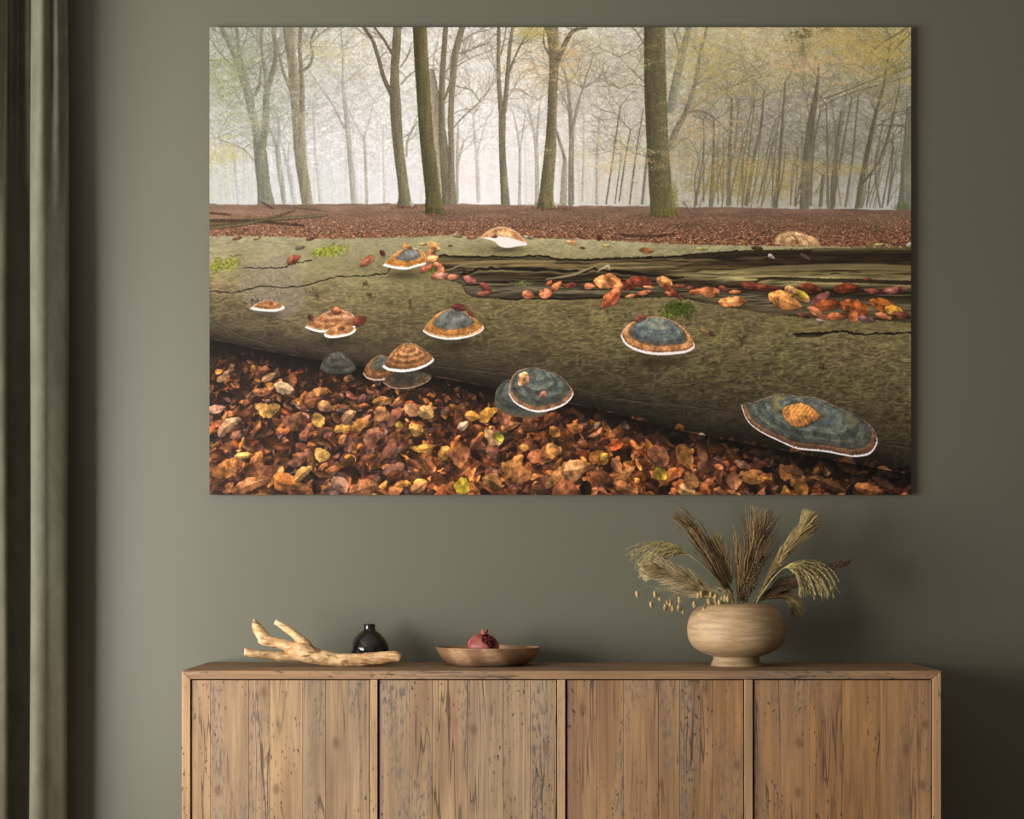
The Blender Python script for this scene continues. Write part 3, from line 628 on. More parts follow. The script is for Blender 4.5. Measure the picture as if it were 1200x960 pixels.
    for i in range(170):
        x = R.uniform(520, 1060); t = R.rand(); u = np.interp(x, [p[0] for p in hol_up], [p[1] for p in hol_up]); l = np.interp(x, [p[0] for p in hol_lo[::-1]], [p[1] for p in hol_lo[::-1]])
        y = u + (l - u) * (.06 + .88 * t); ln = R.uniform(12, 60); dk = R.rand() < .6
        stroke([(x, y, .5), (x + ln * .5, y + R.normal(0, .8), R.uniform(.8, 1.8)), (x + ln, y + R.normal(-.4, 1.2), .4)], (24, 18, 11) if dk else (162, 146, 104), .65 if dk else .45)
    crack([(515, 300), (560, 301), (605, 301), (640, 300), (655, 304), (690, 304), (718, 303), (790, 300), (863, 294)], 2.2)
    crack([(540, 322), (570, 315), (620, 316), (680, 318), (700, 316), (760, 322), (800, 326)], 3.4, (22, 17, 11)); crack([(545, 334), (600, 330), (680, 330), (720, 328), (790, 332)], 2, (26, 20, 12)); crack([(586, 350), (640, 350), (701, 349), (740, 347)], 2.4)
    stroke([(640, 327, 1), (670, 322, 3), (686, 316, 2.6), (697, 312, 1)], (136, 120, 84), 1, rough=.8); stroke([(520, 318, 1), (548, 309, 3), (600, 306, 3.4), (650, 306, 2)], (128, 112, 76), .85, rough=1.); stroke([(700, 318, 1), (712, 311, 2.4), (714, 316, 1)], (176, 164, 130), 1)
    stroke([(800, 300, 4), (850, 298, 8), (910, 296, 7), (950, 294, 3)], (34, 26, 17), .75, rough=1.); stroke([(884, 331, 2), (900, 326, 3.4), (960, 328, 4.5), (1066, 331, 5)], (30, 22, 14), .8, rough=1.); stroke([(840, 320, 3), (900, 315, 6), (1000, 312, 7), (1066, 314, 6)], (158, 143, 98), .5, rough=.8)
    stroke([(1020, 297, 2), (1030, 296, 6), (1066, 296, 7)], (40, 31, 20), .6, rough=1.); dabs(160, 613, 332, 12, 4, (104, 112, 62), 14, .6, 2)
    crack([(930, 391), (960, 391), (990, 388), (1000, 391), (1030, 391), (1067, 389)], 2.8); crack([(934, 393), (962, 392)], 5, al=.7)
    # moss
    for cx, cy, rx, ry, tl, n, col in ((254, 312, 8, 8, -.7, 900, (122, 124, 44)), (270, 309, 12, 8, -.6, 1000, (130, 132, 48)), (376, 297, 13, 5, -.3, 500, (112, 120, 40)), (388, 294, 20, 6, -.25, 1500, (138, 144, 50)), (795, 362, 20, 11, .1, 2600, (66, 76, 24)), (785, 368, 10, 6, .1, 500, (92, 104, 36)), (505, 317, 8, 6, 0, 500, (90, 100, 32))):
        for k in range(n // 6):
            x, y = R.normal(0, rx * .42), R.normal(0, ry * .42); y += x * tl * .5
            c = np.array(col) * R.uniform(.5, 1.3)
            stroke([(cx + x, cy + y, 1.4), (cx + x + R.normal(0, 1.6), cy + y - R.uniform(0, 2.6), .7)], tuple(c), .85, smooth=False)

    # ---------- a leaf
    def leaf(cx, cy, ln, wd, ang, col, fold=.15, light=1., curl=0., shadow=.6, veins=1., tips=None):
        ta, tb = tips or (R.uniform(.45, .75), R.uniform(.45, .9)); tip = (ta, tb, 1 / ((ta / (ta + tb)) ** ta * (tb / (ta + tb)) ** tb))
        L = ln * S; Wd = wd * S; pad = L * .62 + 4
        X, Y = (cx - X0) * S, (cy - Y0) * S
        x0, x1, y0, y1 = max(int(X - pad), 0), min(int(X + pad) + 1, W), max(int(Y - pad), 0), min(int(Y + pad) + 1, H)
        if x1 - x0 < 2 or y1 - y0 < 2: return
        ca, sa = math.cos(ang), math.sin(ang)
        dx = XX[y0:y1, x0:x1] - X; dy = YY[y0:y1, x0:x1] - Y
        u = (dx * ca + dy * sa) / L + .5; w = (-dx * sa + dy * ca) / (Wd * .5)
        w = w + curl * (u - .5) ** 2 * 4 - curl * .4
        uc = np.clip(u, 0, 1)
        prof = tip[2] * np.maximum(uc ** tip[0] * (1 - uc) ** tip[1], 0) * (1 + .035 * np.sin(uc * 21 + ang * 7) + .45 * (MID[y0:y1, x0:x1] - .5) + .42 * (LUMP[y0:y1, x0:x1] - .5))
        d = prof - np.abs(w)
        m_ = np.clip(d * Wd * .5 + .5, 0, 1) * ((u > 0) & (u < 1))
        if shadow:
            sh = np.clip((d + .22) * 2.2, 0, 1) * ((u > -.08) & (u < 1.08)) * shadow
            sx = cv[y0:y1, x0:x1]; o = max(int(S * .8), 1)
            sx[o:, :] *= (1 - .75 * sh[:-o, :, None])
        vein = np.abs(((uc * 9 - np.abs(w) * 1.6 * (1 if True else 0)) % 1) - .5)
        side = np.where(w > 0, 1 - fold, 1 + fold)
        k = side * light * (1 + veins * .15 * (ss(.0, .5, vein) - .5)) * (.86 + .3 * FINE[y0:y1, x0:x1]) * (.48 + 1.04 * LUMP[y0:y1, x0:x1])
        k = k * (1 - .28 * np.clip(1 - d * 6, 0, 1) * (w > 0)) * (1 + .18 * np.sin(uc * 5 + ang * 3))
        c = C(*col) * (k * .93)[..., None]
        c = c + (np.clip(1 - np.abs(w) * 14, 0, 1) * .35 * (u > .05))[..., None] * (C(40, 30, 20))
        spec = ss(.62, .82, MID[y0:y1, x0:x1]) * .22 * light
        c = c + spec[..., None] * C(40, 36, 36)
        blend(np.s_[y0:y1, x0:x1], m_, np.clip(c, 0, 255))

    # ---------- leaf litter in front
    lit_top = np.interp(XP, botx, boty)
    m = ss(-1, 1, YP - lit_top + (MID - .5) * 4)
    gnd = C(38, 24, 16) * (.4 + 1.2 * fbm(8, 6, 3, 61))[..., None]
    cv[:] = lerp(cv, gnd, m[..., None])
    pal = [(128, 70, 36), (104, 56, 30), (80, 43, 26), (152, 88, 44), (168, 100, 46), (92, 56, 42), (116, 72, 54), (66, 38, 28), (178, 112, 58), (136, 78, 52), (98, 70, 60), (186, 116, 44), (142, 64, 28)]
    pw = np.array([12, 13, 13, 9, 6, 9, 8, 10, 4, 8, 5, 4, 6], float); pw /= pw.sum()
    N = 3900
    ly = R.rand(N) ** .8; lx = R.uniform(240, 1072, N)
    pts = []
    for i in range(N):
        b = np.interp(lx[i], botx, boty); y = b + 2 + (590 - b) * ly[i]
        pts.append((y + R.normal(0, 10), y, lx[i]))
    pts.sort()
    for i, (_, y, x) in enumerate(pts):
        b = np.interp(x, botx, boty); t = (y - 400) / 180
        sz = (7.5 + 19 * np.clip(t, 0, 1.1)) * R.uniform(.6, 1.2)
        near = np.clip((y - b) / 34, 0, 1)
        lt = (.5 + .5 * near) * R.choice((.45, .75, 1.0, 1.25), p=(.24, .32, .28, .16))
        if x > 860: lt *= lerp(1, .68, np.clip((x - 860) / 150, 0, 1))
        if x < 300 : lt *= .92
        ang = R.normal(-.5, .75) if x < 480 else R.uniform(-1.6, 1.2)
        col = np.array(pal[R.choice(len(pal), p=pw)], float) * R.uniform(.85, 1.12)
        if 480 < x < 860: col = col * np.array((1.06, 1.0, .9))
        leaf(x, y, sz, sz * R.uniform(.3, .66), ang, col, R.uniform(-.3, .35), lt, R.normal(0, .4), .7)
    def FA(x, y): return 240 + x / 4.68, 380 + y / 4.68
    def FB(x, y): return 440 + x / 4.68, 380 + y / 4.68
    def FC(x, y): return 640 + x / 5.19, 400 + y / 5.19
    def FD(x, y): return 850 + x / 5.19, 400 + y / 5.19
    for f, x, y, ln, wd, an, col in (
        (FA, 340, 460, 31, 18, .1, (214, 146, 60)), (FA, 430, 350, 24, 15, .3, (208, 164, 112)), (FA, 620, 525, 19, 15, 1.1, (220, 158, 58)), (FA, 640, 715, 19, 15, .4, (220, 158, 62)), (FA, 760, 570, 22, 12, -.2, (222, 150, 54)), (FA, 850, 550, 24, 15, -.6, (212, 128, 50)),
        (FA, 790, 505, 22, 14, -.7, (204, 138, 84)), (FA, 130, 560, 34, 14, -.7, (176, 122, 80)), (FA, 120, 785, 44, 20, -.4, (170, 96, 40)), (FA, 330, 790, 30, 16, .2, (142, 78, 44)), (FA, 430, 865, 27, 24, .3, (192, 106, 38)), (FA, 540, 815, 26, 13, -.7, (196, 138, 62)), (FA, 250, 880, 48, 16, -.35, (176, 104, 52)),
        (FA, 520, 735, 30, 12, -.6, (150, 84, 58)), (FA, 590, 420, 22, 16, -.3, (130, 72, 36)), (FA, 610, 375, 26, 9, -.4, (196, 120, 54)), (FA, 350, 290, 20, 9, -.5, (190, 126, 78)), (FA, 320, 365, 26, 10, -.2, (178, 102, 56)), (FA, 665, 455, 22, 14, .3, (186, 124, 66)), (FA, 970, 420, 22, 11, -.1, (210, 146, 70)), (FA, 920, 620, 28, 18, -1.2, (180, 106, 66)),
        (FA, 105, 280, 22, 8, -.8, (190, 130, 78)), (FA, 60, 465, 24, 10, -.2, (180, 122, 88)), (FA, 975, 490, 20, 14, .8, (212, 134, 56)), (FA, 500, 530, 26, 16, -1.2, (128, 76, 44)), (FA, 215, 720, 24, 9, -.1, (206, 142, 62)), (FA, 870, 900, 36, 20, -.3, (160, 92, 50)), (FA, 740, 880, 24, 16, .8, (190, 130, 92)),
        (FB, 275, 485, 20, 18, .4, (222, 164, 78)), (FB, 200, 470, 22, 14, .5, (208, 138, 82)), (FB, 40, 415, 20, 9, -.2, (200, 124, 54)), (FB, 620, 490, 28, 14, -.6, (222, 146, 42)), (FB, 530, 505, 18, 12, .2, (214, 132, 46)), (FB, 480, 555, 16, 10, -.6, (220, 168, 122)), (FB, 640, 620, 26, 15, .7, (220, 158, 92)), (FB, 680, 615, 14, 11, 1.2, (190, 170, 40)),
        (FB, 260, 678, 32, 10, -.1, (216, 142, 46)), (FB, 375, 710, 20, 17, -.9, (214, 138, 48)), (FB, 452, 725, 27, 26, .9, (190, 106, 50)), (FB, 750, 790, 28, 22, -.7, (206, 128, 52)), (FB, 800, 830, 26, 20, -.5, (168, 96, 46)), (FB, 475, 890, 20, 20, .3, (206, 168, 30)), (FB, 640, 865, 26, 18, .5, (170, 106, 50)), (FB, 150, 875, 20, 8, -.1, (206, 128, 40)), (FB, 240, 890, 24, 13, -.6, (196, 120, 60)),
        (FB, 900, 730, 30, 18, .1, (180, 96, 46)), (FB, 975, 690, 20, 16, .4, (222, 142, 62)), (FB, 740, 560, 26, 12, -.4, (200, 118, 58)), (FB, 840, 550, 18, 17, .5, (150, 80, 44)), (FB, 700, 510, 20, 17, 1.3, (150, 84, 52)), (FB, 990, 830, 30, 9, -1.0, (206, 132, 70)), (FB, 80, 690, 24, 14, -.9, (140, 76, 52)), (FB, 220, 580, 18, 13, .3, (206, 136, 50)), (FB, 130, 550, 10, 8, .5, (200, 150, 40)), (FB, 100, 510, 28, 12, -1.0, (160, 88, 56)), (FB, 810, 675, 13, 8, .2, (220, 144, 48)), (FB, 290, 770, 22, 14, .9, (170, 92, 46)), (FB, 30, 490, 20, 14, -1.1, (206, 128, 66)),
        (FC, 175, 775, 34, 25, -.2, (204, 130, 70)), (FC, 320, 710, 24, 20, .3, (206, 118, 36)), (FC, 350, 700, 12, 8, -.8, (226, 172, 46)), (FC, 695, 805, 19, 16, .9, (214, 168, 32)), (FC, 845, 705, 34, 19, 1.1, (178, 106, 44)), (FC, 680, 700, 30, 22, .8, (160, 90, 52)), (FC, 320, 830, 26, 16, .3, (138, 74, 36)), (FC, 490, 800, 26, 11, -.7, (190, 116, 58)), (FC, 430, 760, 22, 12, 1.0, (186, 110, 56)),
        (FC, 480, 895, 32, 16, .4, (172, 98, 48)), (FC, 855, 905, 22, 16, .4, (212, 148, 84)), (FC, 880, 845, 22, 16, .9, (186, 116, 56)), (FC, 110, 905, 30, 22, -.2, (160, 84, 44)), (FC, 30, 680, 22, 14, -.3, (212, 132, 54)), (FC, 50, 830, 32, 11, -.9, (200, 126, 60)), (FC, 170, 525, 20, 12, .2, (196, 108, 40)), (FC, 50, 550, 16, 13, .8, (206, 116, 42)), (FC, 310, 510, 11, 6, -1.0, (210, 160, 120)), (FC, 440, 545, 20, 14, -1.0, (160, 86, 38)), (FC, 950, 690, 20, 12, 1.1, (160, 96, 52)), (FC, 980, 770, 26, 14, .4, (128, 74, 44)), (FC, 480, 510, 12, 10, 1.2, (150, 110, 72)), (FC, 945, 575, 10, 8, 0, (140, 110, 78)),
        (FD, 50, 850, 22, 18, 1.3, (186, 108, 62)), (FD, 160, 830, 30, 14, .3, (176, 110, 44)), (FD, 450, 885, 26, 16, .7, (176, 106, 42)), (FD, 870, 900, 34, 14, .2, (160, 88, 40)), (FD, 960, 860, 30, 10, .5, (110, 66, 46)), (FD, 650, 880, 34, 12, .4, (96, 56, 28)), (FD, 100, 750, 22, 9, .4, (150, 98, 70)), (FD, 410, 780, 26, 10, .3, (120, 74, 38)), (FD, 610, 790, 12, 9, 1.2, (128, 88, 52)), (FD, 1000, 800, 24, 8, .4, (120, 74, 50)), (FD, 200, 680, 24, 8, .2, (110, 62, 40)), (FD, 290, 690, 20, 9, .5, (108, 66, 40)), (FD, 720, 760, 18, 9, .8, (110, 68, 42))):
        x, y = f(x, y); leaf(x, y, ln, wd, an, lerp(np.array(col, float).mean(), np.array(col, float), .9) * .86, R.uniform(-.05, .25), 1., R.normal(0, .3), .8)
    # shade right under the trunk
    sh = ss(26, 0, YP - lit_top) * (YP > lit_top) * .72
    cv *= (1 - sh)[..., None]

    # ---------- bracket fungi
    def fungus(pts, anchor, bands, rim=.0, seed=0):
        """pts: outline; bands: (scale about the anchor, colour)"""
        p = spline(np.vstack([pts, pts[:1]]), 5)
        for s, col in bands:
            sx = 1 - (1 - s) * (.3 + .7 * min((1 - s) / .42, 1))
            q = np.array(anchor) + (p - np.array(anchor)) * np.array((sx, s))
            sl, a = poly(q, None, jag=1.2 if s < .99 else .3)
            k = (.78 + .44 * FINE[sl]) * (.66 + .68 * LUMP[sl]) * (1.1 - .2 * ss(p[:, 1].min(), p[:, 1].max(), YP[sl])) if s < .985 else np.ones(a.shape)
            blend(sl, a, C(*col) * k[..., None])
    white = (232, 222, 216); org = (178, 116, 52); org2 = (206, 150, 84); brn = (124, 80, 46)
    gry = (92, 93, 85); gry2 = (106, 108, 103); dgr = (68, 70, 62); grn = (88, 92, 70)
    def c4p(l): return [(240 + x / 4.086, 230 + y / 4.086) for x, y in l]
    def c5p(l): return [(510 + x / 4.086, 230 + y / 4.086) for x, y in l]
    # small one far left
    fungus(c4p([(215, 538), (245, 515), (290, 498), (345, 508), (382, 532), (360, 546), (320, 552), (260, 548)]), c4p([(300, 500)])[0], [(1, white), (.8, (176, 140, 96)), (.74, brn), (.55, (156, 104, 62)), (.35, (120, 76, 44))])
    # double brown shelf
    fungus(c4p([(478, 628), (520, 590), (580, 555), (630, 540), (700, 560), (730, 610), (720, 625), (690, 640), (580, 652), (520, 645)]), c4p([(620, 545)])[0], [(1, white), (.9, (188, 142, 96)), (.84, (146, 92, 54)), (.68, (176, 122, 76)), (.55, (140, 88, 54)), (.4, (184, 136, 92)), (.25, (128, 80, 52))])
    fungus(c4p([(568, 660), (600, 640), (660, 615), (715, 630), (720, 645), (690, 665), (620, 678), (580, 674)]), c4p([(650, 600)])[0], [(1, white), (.86, (190, 140, 86)), (.78, (150, 96, 54)), (.6, (176, 120, 72))])
    leaf(*c4p([(742, 596)])[0], 18, 12, -.5, (96, 48, 34)); leaf(*c4p([(506, 580)])[0], 9, 6, .9, (84, 44, 32)); leaf(*c4p([(630, 548)])[0], 14, 8, .3, (150, 84, 56)); leaf(*c4p([(680, 580)])[0], 12, 8, .3, (190, 130, 96)); leaf(*c4p([(650, 630)])[0], 10, 6, 0, (150, 90, 60))
    # upper left grey one
    fungus(c4p([(850, 332), (880, 300), (930, 262), (990, 248), (1040, 262), (1060, 300), (1055, 325), (1010, 338), (960, 350), (900, 344)]), c4p([(990, 255)])[0], [(1, white), (.88, org2), (.82, org), (.58, gry), (.36, gry2), (.2, gry)])
    leaf(*c4p([(965, 240)])[0], 12, 8, .1, (206, 150, 88)); 
    for x, y, l, w, a, c in ((1085, 270, 20, 10, -1.1, (204, 138, 84)), (1095, 240, 16, 9, .5, (206, 150, 90)), (1085, 300, 18, 8, -.3, (196, 130, 84)), (1060, 345, 18, 7, -.5, (150, 80, 60)), (1115, 380, 18, 8, -.2, (150, 84, 64)), (1120, 340, 16, 9, .8, (176, 110, 74)), (775, 310, 20, 9, -.7, (140, 82, 58)), (850, 272, 9, 6, .9, (104, 52, 38)), (425, 302, 18, 10, -.5, (112, 60, 44)), (455, 245, 12, 5, -.2, (96, 82, 68)), (250, 200, 9, 3, -.3, (140, 110, 70)), (155, 200, 12, 4, -.2, (84, 58, 44)), (505, 203, 11, 4, -.2, (90, 54, 40)), (1045, 228, 8, 4, 0, (180, 160, 90))):
        leaf(*c4p([(x, y)])[0], l, w, a, c)
    # middle grey one
    fungus([(495, 388), (502, 378), (515, 366), (532, 362), (550, 368), (560, 376), (567, 384), (560, 391), (545, 396), (525, 398), (505, 394)], (531, 364), [(1, white), (.935, org2), (.87, (150, 98, 54)), (.8, org), (.66, (104, 92, 76)), (.6, gry), (.45, gry2), (.28, gry)])
    leaf(538, 360, 18, 9, .2, (92, 42, 34)); leaf(552, 368, 11, 5, .7, (120, 62, 42))
    # brown one low, with two companions
    fungus([(425, 438), (429, 428), (437, 420), (446, 416), (458, 420), (462, 434), (456, 443), (444, 446), (431, 444)], (448, 418), [(1, (190, 164, 140)), (.93, (110, 70, 40)), (.8, (142, 92, 48)), (.66, (98, 66, 40)), (.55, (72, 74, 60)), (.4, (84, 86, 72))])
    fungus([(448, 448), (456, 440), (476, 436), (500, 438), (505, 443), (496, 450), (480, 455), (460, 455)], (478, 430), [(1, (150, 128, 108)), (.95, (84, 60, 40)), (.8, (58, 50, 36)), (.6, (46, 44, 34))])
    fungus([(448, 430), (458, 414), (470, 404), (482, 402), (494, 408), (508, 420), (503, 427), (490, 433), (472, 436), (455, 434)], (480, 404), [(1, white), (.9, (122, 76, 42)), (.8, (152, 98, 54)), (.7, (112, 70, 40)), (.6, (168, 116, 66)), (.5, (120, 76, 44)), (.4, (174, 124, 76)), (.3, (124, 80, 48)), (.18, (160, 110, 66))])
    # dark dome on the leaves
    fungus([(374, 432), (380, 420), (392, 412), (402, 414), (412, 424), (417, 432), (410, 437), (396, 438), (382, 437)], (394, 414), [(1, (52, 50, 44)), (.9, (70, 68, 60)), (.75, (58, 56, 50)), (.6, (78, 75, 68)), (.4, (64, 62, 55))])
    # grey pair in the middle
    fungus([(579, 474), (581, 458), (590, 447), (602, 444), (614, 452), (640, 470), (640, 485), (620, 490), (600, 487), (586, 482)], (604, 448), [(1, (92, 70, 50)), (.93, (74, 76, 66)), (.8, (60, 62, 54)), (.6, (78, 82, 74))])
    fungus([(596, 462), (598, 446), (606, 435), (622, 431), (640, 434), (658, 442), (670, 456), (671, 464), (662, 474), (645, 481), (628, 483), (612, 478), (602, 471)], (628, 434), [(1, white), (.95, (142, 96, 62)), (.86, (88, 78, 62)), (.82, dgr), (.7, (86, 90, 80)), (.58, (64, 68, 60)), (.48, (92, 96, 86)), (.36, (72, 76, 68)), (.24, (92, 96, 84))])
    leaf(613, 444, 18, 12, -1.1, (216, 152, 96)); leaf(636, 462, 10, 7, -.7, (170, 104, 74))
    # right grey blue one
    fungus([(727, 394), (732, 384), (745, 375), (770, 371), (790, 377), (805, 388), (813, 402), (812, 409), (800, 414), (770, 416), (748, 412), (733, 404)], (772, 374), [(1, white), (.925, (150, 92, 52)), (.88, (190, 130, 78)), (.75, (132, 82, 46)), (.72, (84, 84, 76)), (.6, (102, 108, 104)), (.45, (90, 96, 94)), (.3, (114, 116, 98))])
    leaf(750, 373, 16, 7, -.3, (112, 62, 50))
    # the big one
    def dp(l): return [(850 + x / 5.19, 400 + y / 5.19) for x, y in l]
    fungus(dp([(93, 385), (150, 375), (240, 345), (330, 318), (450, 335), (560, 345), (680, 400), (800, 450), (880, 510), (920, 580), (922, 625), (880, 685), (800, 703), (740, 698), (600, 672), (440, 655), (330, 610), (210, 550), (130, 480)]), dp([(470, 360)])[0],
           [(1, white), (.965, (100, 66, 46)), (.91, (122, 84, 58)), (.86, (70, 64, 52)), (.83, (72, 74, 66)), (.76, (92, 95, 80)), (.7, (70, 74, 66)), (.6, (96, 99, 85)), (.48, (78, 82, 78)), (.36, (94, 97, 86)), (.2, (84, 87, 75))])
    stroke([dp([(375, 425)])[0] + (6,), dp([(310, 400)])[0] + (9,), dp([(300, 340)])[0] + (9,), dp([(350, 338)])[0] + (7,)], (124, 120, 76), .9, rough=1.5, shade=.25); stroke([dp([(740, 450)])[0] + (5,), dp([(780, 490)])[0] + (8,), dp([(760, 520)])[0] + (5,)], (120, 114, 70), .7, rough=2)
    # white bracket on top of the trunk, tan lump at the right
    fungus(c5p([(225, 200), (260, 180), (330, 175), (400, 190), (440, 230), (400, 238), (350, 246), (310, 240), (280, 215)]), c5p([(320, 150)])[0], [(1, (226, 216, 206))])
    fungus(c5p([(214, 200), (240, 172), (285, 150), (330, 145), (375, 160), (412, 190), (438, 222), (400, 212), (345, 196), (290, 192)]), c5p([(320, 180)])[0], [(1, (206, 168, 128)), (.8, (186, 130, 84)), (.5, (206, 160, 112))])
    leaf(*c5p([(280, 190)])[0], 9, 5, .2, (150, 104, 84), shadow=.3)
    for x, y, l, w, a, c in ((105, 188, 12, 5, .2, (150, 130, 100)), (175, 196, 12, 4, -.1, (120, 76, 56)), (445, 195, 13, 4, .2, (150, 130, 104)), (650, 218, 12, 6, .1, (190, 140, 96)), (785, 195, 9, 7, -1, (104, 58, 42)), (705, 246, 7, 3, .2, (84, 56, 38)), (1010, 258, 18, 7, .1, (150, 96, 58)), (820, 233, 10, 3, 0, (170, 150, 80)), (72, 235, 6, 3, 0, (84, 72, 44))):
        leaf(*c5p([(x, y)])[0], l, w, a, c)
    def c6p(l): return [(790 + x / 4.086, 230 + y / 4.086) for x, y in l]
    fungus(c6p([(478, 228), (485, 195), (520, 170), (570, 163), (630, 178), (680, 200), (700, 232), (640, 236), (560, 236)]), c6p([(580, 225)])[0], [(1, (150, 108, 72)), (.9, (204, 164, 118)), (.7, (190, 144, 98)), (.5, (214, 176, 130)), (.3, (180, 130, 86))])
    stroke([c6p([(590, 225)])[0] + (3,), c6p([(580, 200)])[0] + (2,), c6p([(560, 180)])[0] + (1,)], (96, 66, 40), .6)
    for x, y, l, w, a, c in ((395, 248, 14, 5, .1, (74, 44, 30)), (130, 250, 14, 3, 0, (170, 160, 90)), (465, 288, 9, 5, .6, (160, 140, 130)), (625, 290, 14, 5, .6, (96, 82, 68)), (925, 398, 12, 4, .1, (96, 46, 34)), (980, 230, 14, 3, 0, (150, 150, 80)), (1125, 230, 7, 5, -.6, (220, 212, 200))):
        leaf(*c6p([(x, y)])[0], l, w, a, c)
    # leaves caught in the hollow
    for x, y, l, w, a, c in ((165, 400, 16, 9, .4, (150, 84, 70)), (240, 440, 18, 9, .7, (112, 54, 44)), (235, 465, 18, 6, -.1, (150, 84, 66)), (80, 385, 18, 7, -.1, (160, 98, 70)), (30, 380, 16, 7, -.2, (170, 112, 90)), (445, 472, 15, 11, .3, (186, 108, 74)), (530, 465, 17, 12, -.2, (190, 112, 76)), (580, 430, 17, 8, -.7, (176, 98, 58)), (650, 425, 20, 6, -.1, (96, 50, 36)), (740, 432, 14, 7, 0, (182, 110, 72)), (810, 410, 26, 17, .1, (212, 138, 82)), (850, 400, 22, 13, .6, (200, 124, 70)), (880, 432, 17, 8, -.2, (190, 108, 62)),
                             (838, 490, 30, 15, -.75, (176, 92, 56)), (940, 415, 24, 12, -.6, (128, 58, 38)), (985, 410, 28, 14, .3, (116, 52, 34)), (1000, 460, 18, 7, -.2, (196, 120, 78)), (940, 475, 18, 4, -.2, (170, 110, 70)), (1095, 410, 20, 13, .4, (204, 134, 78)), (1020, 435, 14, 4, .1, (200, 130, 84)), (1125, 465, 14, 7, .1, (150, 84, 56)), (1120, 440, 14, 7, .6, (120, 60, 40)), (545, 415, 10, 5, -.8, (170, 92, 56))):
        leaf(*c5p([(x, y)])[0], l, w, a, c)
    for x, y, l, w, a, c in ((10, 470, 16, 7, .7, (150, 74, 46)), (105, 455, 18, 7, -.2, (170, 96, 58)), (170, 458, 24, 13, .1, (186, 110, 68)), (20, 430, 14, 5, 0, (120, 66, 44)), (80, 438, 14, 4, -.1, (104, 60, 44)), (235, 440, 12, 6, .3, (128, 66, 46)), (290, 458, 16, 5, -.1, (186, 112, 66)), (280, 505, 34, 13, -.05, (194, 126, 74)), (380, 430, 32, 9, .1, (96, 48, 34)), (450, 440, 30, 8, .1, (100, 48, 34)),
                             (650, 440, 28, 12, .2, (110, 54, 34)), (825, 440, 30, 12, -.05, (112, 48, 30)), (1050, 450, 36, 8, -.15, (128, 78, 66)), (960, 455, 26, 6, .1, (104, 58, 44)), (590, 470, 34, 13, .5, (206, 146, 94)), (610, 468, 16, 9, .6, (214, 176, 60)), (530, 500, 42, 20, .35, (204, 134, 70)), (700, 490, 28, 12, -.6, (128, 78, 72)), (735, 520, 36, 14, -.15, (124, 64, 34)), (860, 530, 36, 18, .25, (172, 90, 40)),
                             (1000, 520, 34, 14, .3, (152, 84, 34)), (1050, 545, 22, 10, .2, (204, 140, 50)), (690, 560, 30, 9, .5, (176, 104, 70)), (780, 575, 26, 9, 0, (150, 84, 50)), (850, 565, 20, 12, 1.2, (170, 96, 54)), (920, 588, 22, 7, .2, (120, 80, 74)), (1000, 575, 20, 7, .3, (176, 104, 66)), (1090, 570, 24, 9, .1, (84, 48, 32)), (620, 570, 18, 6, .2, (100, 58, 48)), (700, 595, 12, 4, .2, (150, 120, 110)), (160, 650, 22, 7, .3, (124, 96, 60))):
        leaf(*c6p([(x, y)])[0], l, w, a, c)
    MID[:] = .5; LUMP[:] = .5 + (LUMP - .5) * .7; leaf(*dp([(460, 445)])[0], 45, 27, .12, (208, 132, 62), .12, 1., .15, .9, 1.6, (.62, .85))
    lo_ = ss(300, 460, YP)[..., None]; g_ = cv.mean(-1, keepdims=True); cv[:] = lerp(cv, lerp(g_, cv, .9), lo_)
    out = np.clip(cv * C(1., 1.005, 1.04), 0, 255) / 255.
    return out
# ------------------------------------------------------------------ the room
WALL = mat_wall(); PLASTER = mat_plain('ceiling_paint', (.55, .55, .5), .8, .2, 3, .04)
XL, XR, YF, ZC = -2.9, 3.3, -6.4, 2.95
m = MB(); m.box(XL - .2, XR, 0, .15, 0, ZC); tag(m.build('wall_back', WALL, smooth=False), kind='structure')
FLOOR = mat_wood('floor_oak', 'x', ((92, 66, 44), (112, 82, 56), (70, 48, 30)), .2, 9., .2, .3)
m = MB(); m.box(XL - .2, XR, YF, .15, -.1, 0); tag(m.build('floor', FLOOR, smooth=False), kind='structure')
m = MB(); m.box(XL - .2, XR, YF, .15, ZC, ZC + .1); tag(m.build('ceiling', PLASTER, smooth=False), kind='structure')
m = MB(); m.box(XR, XR + .15, YF, .15, 0, ZC); tag(m.build('wall_right_bounce', WALL, smooth=False), kind='structure')  # unseen wall, added to bounce fill light onto the round vase's right side
# left wall with the window that lights the room
WY0, WY1, WZ0, WZ1 = -4.6, -1.1, .22, 2.55
m = MB(); m.box(XL - .2, XL, WY1, 0, 0, ZC); m.box(XL - .2, XL, YF, WY0, 0, ZC); m.box(XL - .2, XL, WY0, WY1, 0, WZ0); m.box(XL - .2, XL, WY0, WY1, WZ1, ZC)
tag(m.build('wall_left', WALL, smooth=False), kind='structure')
WHITE = mat_plain('white_lacquer', (.7, .7, .66), .4, .4, 4, .03)
win = empty('window_1', (XL - .1, (WY0 + WY1) / 2, WZ0)); tag(win, kind='structure')
def wbox(name, y0, y1, z0, z1, d=.03):
    b = MB(); b.box(-d, d, y0 - win.location.y, y1 - win.location.y, z0 - WZ0, z1 - WZ0); return b.build(name, WHITE, win, False)
for a, b_ in ((WY0, WY0 + .06), (WY1 - .06, WY1)): wbox('jamb', a, b_, WZ0, WZ1)
for a, b_ in ((WZ0, WZ0 + .06), (WZ1 - .06, WZ1)): wbox('rail', WY0 + .06, WY1 - .06, a, b_)
wbox('mullion', -2.88, -2.82, WZ0 + .06, WZ1 - .06, .025); wbox('transom', WY0 + .06, WY1 - .06, 1.46, 1.52, .022)
